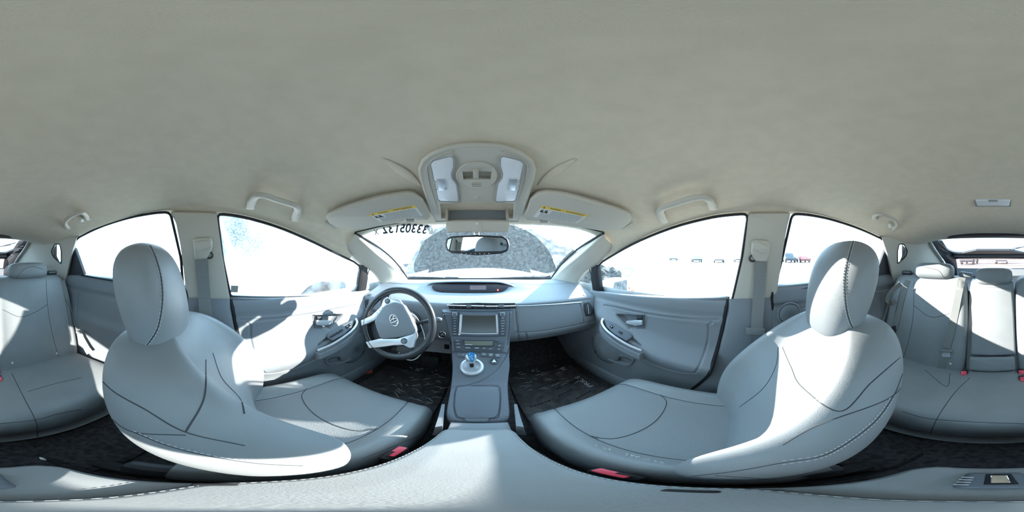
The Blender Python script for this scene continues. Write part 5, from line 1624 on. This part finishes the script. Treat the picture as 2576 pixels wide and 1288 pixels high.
vpr = (mir(vpl[0]), mir(vpl[1]))
for nm, pxs, pl, Qp in (('driver', VL, vpl, [(927, 539), (1043.5, 516), (1064, 543), (957, 559)]), ('passenger', VR, vpr, [(1363, 517), (1481, 541), (1451, 562), (1342, 546)])):
    vz = thing('sun_visor', 'folded cloth sun visor with a yellow warning label above the %s side' % nm, 'sun visor', UP(*pxs[0], *pl), 'sun visors')
    part('visor_panel', tplate(pxs, pl, .016, bevel=.006), M['visor'], vz, True)
    # shadow gap / recess behind the visor is left to the light
    Q = [UP(a, b, pl[0] + pl[1] * .0008, pl[1]) for a, b in Qp]
    lb_ = part('warning_label', plate(Q, pl[1], .0006), M['label'], vz, False, 'white warning label with yellow heading')
    n = pl[1] * .0006
    part('label_heading', plate([quadpt(Q, 0, 0) + n, quadpt(Q, 1, 0) + n, quadpt(Q, 1, .2) + n, quadpt(Q, 0, .2) + n], pl[1], .0003), M['yellow'], lb_, False)
    n = pl[1] * .001
    part('lettering', text_quad('WARNING', Q, .19, .41, .04, .16, n), M['inkblack'], lb_, False)
    part('lettering', text_quad('AVERTISSEMENT', Q, .52, .93, .04, .16, n), M['inkblack'], lb_, False)
    part('warning_triangle', plate([quadpt(Q, .05, .16) + n, quadpt(Q, .07, .03) + n, quadpt(Q, .09, .16) + n], pl[1], .0002), M['inkblack'], lb_, False)
    for k in range(2):
        u = .05 + .09 * k
        part('pictogram', join(plate([quadpt(Q, u + a, v) + n for a, v in ((0, .28), (.012, .28), (.02, .40), (.06, .42), (.07, .52), (.05, .54), (.045, .48), (0, .5))], pl[1], .0002), plate([quadpt(Q, u + a, v) + n for a, v in ((.025, .30), (.045, .29), (.05, .37), (.03, .38))], pl[1], .0002)), M['inkblack'], lb_, False)
    rs = []
    random.seed(3)
    for r_ in range(11):
        v = .27 + .066 * r_
        u = .27 if r_ < 5 else .08
        while u < .93:
            l = random.uniform(.02, .07)
            rs.append(plate([quadpt(Q, u, v) + n, quadpt(Q, min(.95, u + l), v) + n, quadpt(Q, min(.95, u + l), v + .022) + n, quadpt(Q, u, v + .022) + n], pl[1], .0002))
            u += l + .012
    part('fine_print', join(*rs), M['inkgrey'], lb_, False, kind='stuff')
    hx = (1032, 555) if nm == 'driver' else (1368, 557)
    part('visor_clip', tplate([(hx[0] - 11, hx[1] - 3), (hx[0] + 11, hx[1] - 3), (hx[0] + 9, hx[1] + 4), (hx[0] - 9, hx[1] + 4)], pl, .012, off=-.004, rad=.004, bevel=.002), M['inkgrey'], vz)
    part('visor_hinge', tube([UP(pxs[0][0], pxs[0][1] + 8, pl[0] - pl[1] * .014, pl[1]), UP(pxs[0][0] + (24 if nm == 'driver' else -24), pxs[0][1] + 24, pl[0] - pl[1] * .014, pl[1])], .007, 8), M['visor'], vz)

# ------------------------------------------------------------------ grab handles
def handle(px, label, r0=.0095, hook=None):
    n = len(px)
    pts = []
    for i, (a, b) in enumerate(px):
        o = .004 if i in (0, n - 1) else (.022 if i in (1, n - 2) else .036)
        pts.append(UC(a, b, o))
    c = sum(pts, V((0, 0, 0))) / n
    g = thing('grab_handle', label, 'grab handle', c, 'grab handles on the roof rails')
    cc = curve(pts, 40)
    part('handle_bar', tube(cc, [r0 * (1.25 if i < 5 or i > 34 else 1.0) for i in range(40)], 12, flat=(1.35, .85)), M['beige'], g, True)
    for e in (0, -1):
        p = UC(*px[e], .002)
        nx = 1 if e == 0 else -1
        d = (cc[1] - cc[0]) if e == 0 else (cc[-2] - cc[-1])
        part('handle_foot', tube([cc[e] - d.normalized() * .006, cc[e] + d.normalized() * .012], [.014, .012], 12, flat=(1.3, .6)), M['beige'], g, True)
    if hook:
        h = UC(*hook, .015)
        part('coat_hook', pillow(h, .010, .008, .014), M['yellow'] if False else M['label'], g, True)
    return g
handle([(630, 521), (636, 502), (650, 491), (672, 494), (700, 504), (728, 512), (746, 520), (749, 532), (742, 552)], 'pale grab handle above the driver door')
handle([(1670, 556), (1661, 536), (1668, 523), (1700, 512), (1735, 501), (1762, 496), (1780, 500), (1789, 510), (1793, 523)], 'pale grab handle above the front passenger door')
handle([(170, 574), (163, 562), (170, 550), (188, 539), (205, 535), (214, 540), (219, 550)], 'small pale grab handle above the rear door behind the driver', .008, (205, 552))
handle([(2200, 549), (2203, 541), (2216, 539), (2236, 545), (2252, 554), (2257, 566), (2247, 578)], 'small pale grab handle above the rear door behind the passenger', .008, (2240, 567))

# ------------------------------------------------------------------ rear dome lamp
dc = UC(2497, 511)
dn = V((0, .12, -1)).normalized()
dl = thing('dome_lamp', 'long clear dome lamp on the rear headliner', 'dome lamp', dc)
dpl = (dc + dn * .004, dn)
part('lamp_base', tplate([(2449, 503), (2545, 503), (2543, 521), (2454, 521)], dpl, .012, rad=.006, bevel=.003), M['inkgrey'], dl)
part('lamp_lens', tplate([(2453, 505), (2542, 505), (2539, 519), (2458, 519)], dpl, .008, off=.006, rad=.006, bevel=.004), M['lens'], dl, True)
part('lamp_switch', tplate([(2486, 505), (2510, 505), (2509, 508), (2487, 508)], dpl, .004, off=.008, bevel=.001), M['inkgrey'], dl)
for l in ([(2476, 596), (2488, 596)], [(2400, 594), (2412, 594)]): pass

# ------------------------------------------------------------------ floor mats
def fmat(pts, label, m='film'):
    o = [V((x, y, -.888)) for x, y in pts]
    return solo('floor_mat', plate(fillet(o, .04), V((0, 0, 1)), .012, bevel=.004), M[m], label, 'floor mat', 'floor mats')
fm = fmat([(.165, .30), (.60, .30), (.60, 1.02), (.165, 1.02)], 'dark passenger footwell mat under crinkled clear film')
ex_ = V((0, 1, 0)); ey_ = V((-1, 0, 0))
part('lettering', text('PRIUS', V((.545, .735, -.8875)), ex_, ey_, .030, w=.14), M['ink'], fm, False, 'pale printed model lettering')
part('lettering', text('PRIUS', V((.53, .965, -.8875)), ex_, ey_, .034, w=.10), M['ink'], fm, False)  # pale lettering standing in for glare on the crinkled film
random.seed(5)
pr = []
for k in range(9):
    x0, y0 = random.uniform(.2, .5), random.uniform(.45, .85)
    for q in range(random.randint(5, 9)):
        pr.append(rbox(V((x0 + .018 * q, y0 + .004 * q, -.8874)), (.012, .009, .0004), 0))
part('film_print', join(*pr), M['black'], fm, False, kind='stuff')
wr_ = []
for k in range(34):
    x0, y0 = random.uniform(.19, .50), random.uniform(.74, 1.0)
    a = random.uniform(-.5, .5); l = random.uniform(.015, .05)
    wr_.append(tube([V((x0, y0, -.887)), V((x0 + l * .5, y0 + a * l * .5 + .004, -.884)), V((x0 + l, y0 + a * l, -.887))], [.0006, .0016, .0006], 5))
part('film_wrinkle', join(*wr_), M['lens'], fm, True, kind='stuff')
fm = fmat([(-.60, .34), (-.17, .34), (-.17, 1.02), (-.60, 1.02)], 'dark driver footwell mat under crumpled clear film')
wr_ = []
for k in range(40):
    x0, y0 = random.uniform(-.5, -.2), random.uniform(.6, 1.0)
    a = random.uniform(-.8, .8); l = random.uniform(.015, .06)
    wr_.append(tube([V((x0, y0, -.887)), V((x0 + l * .5, y0 + a * l * .5 + .004, -.883)), V((x0 + l, y0 + a * l, -.887))], [.0006, .0018, .0006], 5))
part('film_wrinkle', join(*wr_), M['lens'], fm, True, kind='stuff')
fmat([(.14, -.36), (.58, -.36), (.58, -.16), (.14, -.16)], 'dark carpet mat behind the passenger seat', 'carpet')
fmat([(-.58, -.36), (-.14, -.36), (-.14, -.16), (-.58, -.16)], 'dark carpet mat behind the driver seat', 'carpet')
# scrap of paper on the rear floor, leaves by the driver door
solo('paper_scrap', tube([U(100, 1150, z=-.872), U(108, 1155, z=-.866), U(116, 1158, z=-.872)], [.002, .005, .002], 6, flat=(1, .3)), M['label'], 'small white scrap on the dark rear floor', 'litter')
# ------------------------------------------------------------------ outside: own bonnet, wipers, door mirrors
hood = []
for y, z, w in ((1.40, -.235, .70), (1.55, -.200, .70), (1.75, -.165, .70), (1.95, -.160, .69), (2.15, -.185, .66), (2.35, -.29, .60), (2.45, -.45, .52)):
    hood.append([V((x * w, y + .05 * (1 - x * x), z - .07 * abs(x) ** 3 + .012 * math.exp(-((x - .1) / .35) ** 2))) for x in (-1, -.75, -.5, -.25, 0, .25, .5, .75, 1)])
HS = Surf(hood)
hd = thing('car_hood', 'white hood of the car, glaring beyond the windshield', 'car hood', V((0, 1.9, -.5)))
gh_ = HS.geo(40, 30)
part('hood_skin', join(gh_, gmove(gh_, (0, 0, -.01))), M['white'], hd, True)
part('cowl_panel', tube(curve([V((x, 1.405 - .10 * (x / .6) ** 2, -.225)) for x in (-.62, -.3, 0, .3, .62)], 24), .03, 10, flat=(1.2, .5)), M['black'], hd, True)
for (a, b), lab_ in ((((1036, 697), (1180, 704)), 'black wiper resting along the base of the driver side windshield'), (((1180, 703), (1404, 694)), 'black wiper resting along the base of the passenger side windshield')):
    p, q = U(a[0], a[1] - 1, y=1.36), U(b[0], b[1] - 1, y=1.36)
    w = thing('windshield_wiper', lab_, 'wiper', p + V((0, 0, -.02)), 'windshield wipers')
    part('wiper_blade', tube([p, (p + q) / 2 + V((0, 0, .006)), q], .006, 6), M['black'], w)
    part('wiper_arm', tube([p * .4 + q * .6 + V((0, .01, .012)), q * .8 + p * .2 + V((0, .02, .01)), q + V((0, .03, -.03))], .007, 6), M['dark'], w)
for s in (-1, 1):
    c = V((s * .92, .80, -.235))
    mr_ = thing('door_mirror', 'white outside mirror on the %s door' % ('driver' if s < 0 else 'passenger'), 'door mirror', c + V((0, 0, -.08)))
    part('mirror_housing', pillow(c + V((0, .05, 0)), .105, .07, .065, V((1, .15 * s, 0)), V((0, 0, 1)), 4, 3), M['white'], mr_, True)
    part('mirror_face', plate(fillet([c + V((dx, -.022 + .15 * s * dx, dz)) for dx, dz in ((-.09, -.05), (.09, -.05), (.09, .05), (-.09, .05))], .02), V((.1 * s, -1, 0)), .004), M['wglass'], mr_)
    part('mirror_foot', loft([[V((s * .76, .84, -.27)), V((s * .76, .90, -.27)), V((s * .76, .90, -.30)), V((s * .76, .84, -.30))], [V((s * .85, .83, -.25)), V((s * .85, .87, -.25)), V((s * .85, .87, -.29)), V((s * .85, .83, -.29))]]), M['black'], mr_)
# own outer door skins, so the car is closed below the glass
for s in (-1, 1):
    sk = struct('wall_%s' % ('left' if s < 0 else 'right'), gridg([[V((s * w, y, z)) for y in (-1.9, -1.0, 0, .8, 1.4, 2.3)] for z, w in ((-.20, .735), (-.35, .80), (-.6, .81), (-.95, .77))]), M['white'], 'white outer body side below the windows')

# ------------------------------------------------------------------ vehicles in the lot
def wheel(c, r, w, par, ax):
    ax = V(ax).normalized()
    t = part('wheel', lathe([(r * .6, -w / 2), (r * .92, -w / 2), (r, -w * .3), (r, w * .3), (r * .92, w / 2), (r * .6, w / 2)], c, ax, 24), M['tyre'], par, True)
    part('rim', lathe([(0, w * .42), (r * .2, w * .44), (r * .5, w * .38), (r * .62, w * .5), (r * .64, -w * .4)], c, ax, 20), M['silver'], t, True)
    return t
def vehicle(name, label, cat, px, dist, L, heading, prof, cab, paint, wr=.36, zoff=0, group='vehicles parked around the lot', width=1.8):
    """prof: side outline of the lower body [(s, z)] s in -.5...5 of L; cab: greenhouse outline; heading = angle of the nose from +x"""
    a = R((px - FW) * 360 / 2576)
    c = V((dist * sin(a), dist * cos(a), -H))
    f = V((cos(heading), sin(heading), 0)); sd_ = V((-f.y, f.x, 0))
    if sd_.dot(-c) < 0: sd_ = -sd_            # side facing us
    root = thing(name, label, cat, c, group)
    def P(s, z, w): return c + f * (s * L) + V((0, 0, z)) + sd_ * w
    W2 = width / 2
    def prism(o, w0, w1=None, tp=0):
        n = len(o)
        zmin, zmax = min(q[1] for q in o), max(q[1] for q in o)
        def ww(z): return w0 - tp * (z - zmin) / max(.01, zmax - zmin)
        return loft([[P(s, z, ww(z) - .05) for s, z in [(s_ * .985, z_) for s_, z_ in o]], [P(s, z, ww(z)) for s, z in o], [P(s, z, -ww(z)) for s, z in o], [P(s * .985, z, -ww(z) + .05) for s, z in o]])
    part('body', prism(prof, W2), paint, root, 'auto')
    part('cabin', prism(cab, W2 - .08, tp=.16), paint, root, 'auto')
    # side glass: two or three panes inset in the cabin outline
    zmin, zmax = min(q[1] for q in cab), max(q[1] for q in cab)
    s0 = min(q[0] for q in cab); s1 = max(q[0] for q in cab)
    top = [q for q in cab if q[1] > zmax - .03]
    t0, t1 = min(q[0] for q in top), max(q[0] for q in top)
    k = 3 if (s1 - s0) * L > 2.6 else 2
    for sgn in (1, -1):
        for i in range(k):
            u0, u1 = (i + .08) / k, (i + .92) / k
            zb, zt = zmin + .06, zmax - .09
            def e(u, z):
                tt = (z - zmin) / (zmax - zmin)
                a_, b_ = s0 + (t0 - s0) * tt, s1 + (t1 - s1) * tt
                return P(a_ + (b_ - a_) * u * .94 + (b_ - a_) * .03, z, sgn * (W2 - .08 - .16 * tt + .006))
            q = [e(u0, zb), e(u1, zb), e(u1, zt), e(u0, zt)]
            part('side_glass', plate(fillet(q, .06), sd_ * sgn, .01), M['wglass'], root)
    for sw__ in (-.31, .31):
        for sgn in (1, -1):
            wheel(P(sw__, wr, sgn * (W2 - .08)), wr, .22, root, sd_ * sgn)
    part('bumper', loft([[P(.5, .42, w), P(.515, .45, w), P(.515, .6, w), P(.5, .62, w)] for w in (W2 - .05, -W2 + .05)]), M['dark'], root)
    part('bumper', loft([[P(-.5, .42, w), P(-.515, .45, w), P(-.515, .6, w), P(-.5, .62, w)] for w in (W2 - .05, -W2 + .05)]), M['dark'], root)
    part('tail_lamp', plate([P(-.502, .78, W2 - .02), P(-.502, .78, W2 - .2), P(-.502, .98, W2 - .2), P(-.502, .98, W2 - .02)], -f, .02), M['red'], root)
    return root
TRUCK = [(-.5, .45), (.5, .40), (.505, .75), (.48, .98), (.2, 1.12), (-.5, 1.10)]; TCAB = [(-.05, 1.08), (.22, 1.08), (.12, 1.74), (.10, 1.80), (-.02, 1.80), (-.05, 1.74)]
TCAB2 = [(-.18, 1.08), (.22, 1.08), (.12, 1.74), (.10, 1.80), (-.14, 1.80), (-.18, 1.74)]
SUV = [(-.5, .40), (.5, .38), (.505, .75), (.47, .98), (.2, 1.08), (-.5, 1.10)]; SCAB = [(-.49, 1.06), (.22, 1.06), (.11, 1.68), (.08, 1.76), (-.42, 1.76), (-.46, 1.70)]
CAR = [(-.5, .35), (.5, .32), (.505, .60), (.46, .80), (.2, .92), (-.46, .98), (-.505, .85)]; CCAB = [(-.38, .92), (.24, .92), (.08, 1.36), (.02, 1.42), (-.2, 1.42), (-.26, 1.36)]
# right-hand side, across the lot
vehicle('pickup_truck', 'white pickup truck with a crew cab parked across the lot', 'truck', 1808, 31, 5.6, R(188), TRUCK, TCAB2, M['white'], .40)
vehicle('parked_car', 'white car standing behind the white pickup across the lot', 'car', 1858, 34, 4.6, R(184), CAR, CCAB, M['white'])
vehicle('parked_car', 'pale hatchback parked ahead of the white pickup', 'car', 1752, 33, 4.3, R(200), CAR, CCAB, M['silvercar'])
vehicle('parked_car', 'low pale sedan far off in the haze ahead of the hatchback', 'car', 1695, 44, 4.4, R(195), CAR, CCAB, M['silvercar'])
vehicle('parked_suv', 'dark blue grey SUV parked beside the red car', 'SUV', 1984, 31, 4.9, R(172), SUV, SCAB, M['darkcar'], .40)
vehicle('parked_car', 'small red car parked beside the dark SUV', 'car', 2020, 31, 4.1, R(172), CAR, CCAB, M['redcar'], .33)
vehicle('parked_car', 'pale grey sedan far behind the rear side glass', 'car', 2183, 36, 4.5, R(150), CAR, CCAB, M['silvercar'])
vehicle('parked_car', 'white sedan at the far edge of the lot beyond the pale grey sedan', 'car', 2212, 42, 4.5, R(150), CAR, CCAB, M['white'])
# behind
vehicle('parked_suv', 'grey SUV seen through the upright rear window', 'SUV', 2440, 24, 4.8, R(85), SUV, SCAB, M['silvercar'], .38)
vehicle('parked_suv', 'white SUV seen through the upright rear window', 'SUV', 2520, 26, 4.8, R(85), SUV, SCAB, M['white'], .38)
# left neighbour: big white SUV close alongside
vehicle('pickup_truck', 'white pickup truck parked close alongside the driver door', 'truck', 516, 2.77, 5.2, R(90), [(q[0], q[1] * 1.06) for q in TRUCK], [(q[0], q[1] * 1.02 + .02) for q in TCAB], M['white'], .42, width=1.8)
# ahead on the left: white truck from behind
vehicle('pickup_truck', 'white pickup truck ahead, its tinted cab window showing', 'truck', 1000, 17.0, 5.4, R(62), TRUCK, TCAB, M['white'], .40)
# utility mast
pm = U(2042, 640, d=60)
ut = thing('utility_mast', 'thin mast with a sloping arm standing beyond the red car', 'mast', V((pm.x, pm.y, -H)))
part('mast_pole', tube([V((pm.x, pm.y, -H)), V((pm.x, pm.y, 3.4))], .09, 8), M['darkcar'], ut)
d_ = U(2055, 630, d=60) - pm
part('mast_arm', tube([V((pm.x, pm.y, 3.0)), V((pm.x + d_.x, pm.y + d_.y, 1.9))], .09, 8), M['darkcar'], ut)

# ------------------------------------------------------------------ brushy earth bank ahead
def bank():
    g = []
    random.seed(11)
    NX, NY = 90, 26
    from mathutils import noise
    for j in range(NY):
        t = j / (NY - 1)
        row = []
        for i in range(NX):
            u = i / (NX - 1)
            a = R(-26 + 76 * u)
            dist = 6.5 + 4.0 * t
            h = lerpk([(-26, .3), (-20, 2.2), (-12, 3.0), (0, 3.2), (14, 2.9), (26, 2.0), (38, 1.1), (50, .3)], math.degrees(a))
            x, y = dist * sin(a), dist * cos(a)
            z = h * min(1, t * 1.6) * (1 - max(0, t - .75) * 2)
            z += .28 * noise.noise(V((x * 1.3, y * 1.3, z * 1.3))) + .16 * noise.noise(V((x * 4, y * 4, z * 4)))
            row.append(V((x, y, -H - .05 + max(0, z))))
        g.append(row)
    return gridg(g)
bk_ = thing('earth_bank', 'dark brushy gravel bank rising ahead of the car', 'earth bank', V((1.5, 8.0, -H)))
part('bank_soil', bank(), M['gravel'], bk_, False)
# bare twigs on the bank
tw = []
random.seed(4)
for k in range(420):
    a = R(random.uniform(-20, 38)); dist = random.uniform(7.0, 9.5)
    h = lerpk([(-26, .3), (-20, 2.2), (-12, 3.0), (0, 3.2), (14, 2.9), (26, 2.0), (38, 1.1)], math.degrees(a)) * min(1, (dist - 6.5) / 4 * 1.6)
    b = V((dist * sin(a), dist * cos(a), -H + h - .1))
    l = random.uniform(.25, .7)
    tw.append(tube([b, b + V((random.uniform(-.2, .2), -.1, l * .6)), b + V((random.uniform(-.4, .4), -.2, l))], [.02, .012, .004], 4))
part('bare_twigs', join(*tw), mat('twig_bark', (.05, .042, .034), .9, var=.3, vscale=3), bk_, False, kind='stuff')

# ------------------------------------------------------------------ shovel and orange can beside the passenger door
sh = thing('shovel', 'upright shovel with a triangular grip handle beside the passenger door', 'shovel', V((1.72, 1.22, -H)))
g0 = U(1577, 683, x=1.72)
pl = (g0, (-g0).normalized())
part('grip', tube(curve([UP(a, b, *pl) for a, b in ((1578, 697), (1570, 690), (1562, 682), (1562, 676), (1576, 675), (1590, 675), (1592, 681), (1586, 690), (1579, 697))], 40), .010, 8), M['silvercar'], sh, True)
bot = V((g0.x + .05, g0.y + .02, -H + .30))
part('shaft', tube([UP(1578, 696, *pl), UP(1578, 712, *pl), bot], .016, 8), M['wood'], sh, True)
part('blade', loft([[bot + V((a * .11, .02 * (1 - a * a), -h)) for a in (-1, -.5, 0, .5, 1)] + [bot + V((a * .11, .03 + .02 * (1 - a * a), -h)) for a in (1, .5, 0, -.5, -1)] for h in (-.02, .1, .2, .28)]), M['silver'], sh, True)
ca = thing('orange_can', 'faded orange can standing by the shovel', 'can', V((g0.x - .02, g0.y + .30, -H)))
cz = U(1575, 729, x=2.05)
part('can_body', loft([fillet([V((cz.x + a, cz.y + b, z)) for a, b in ((-.12, -.09), (.12, -.09), (.12, .09), (-.12, .09))], .03) for z in (-H, cz.z)]), M['orange'], ca)
part('can_handle', tube([V((cz.x - .08, cz.y, cz.z)), V((cz.x - .06, cz.y, cz.z + .04)), V((cz.x + .06, cz.y, cz.z + .04)), V((cz.x + .08, cz.y, cz.z))], .012, 8), M['orange'], ca)
part('can_cap', lathe([(.03, 0), (.03, .03), (.02, .035)], V((cz.x + .09, cz.y + .04, cz.z)), V((0, 0, 1)), 14), M['tyre'], ca)
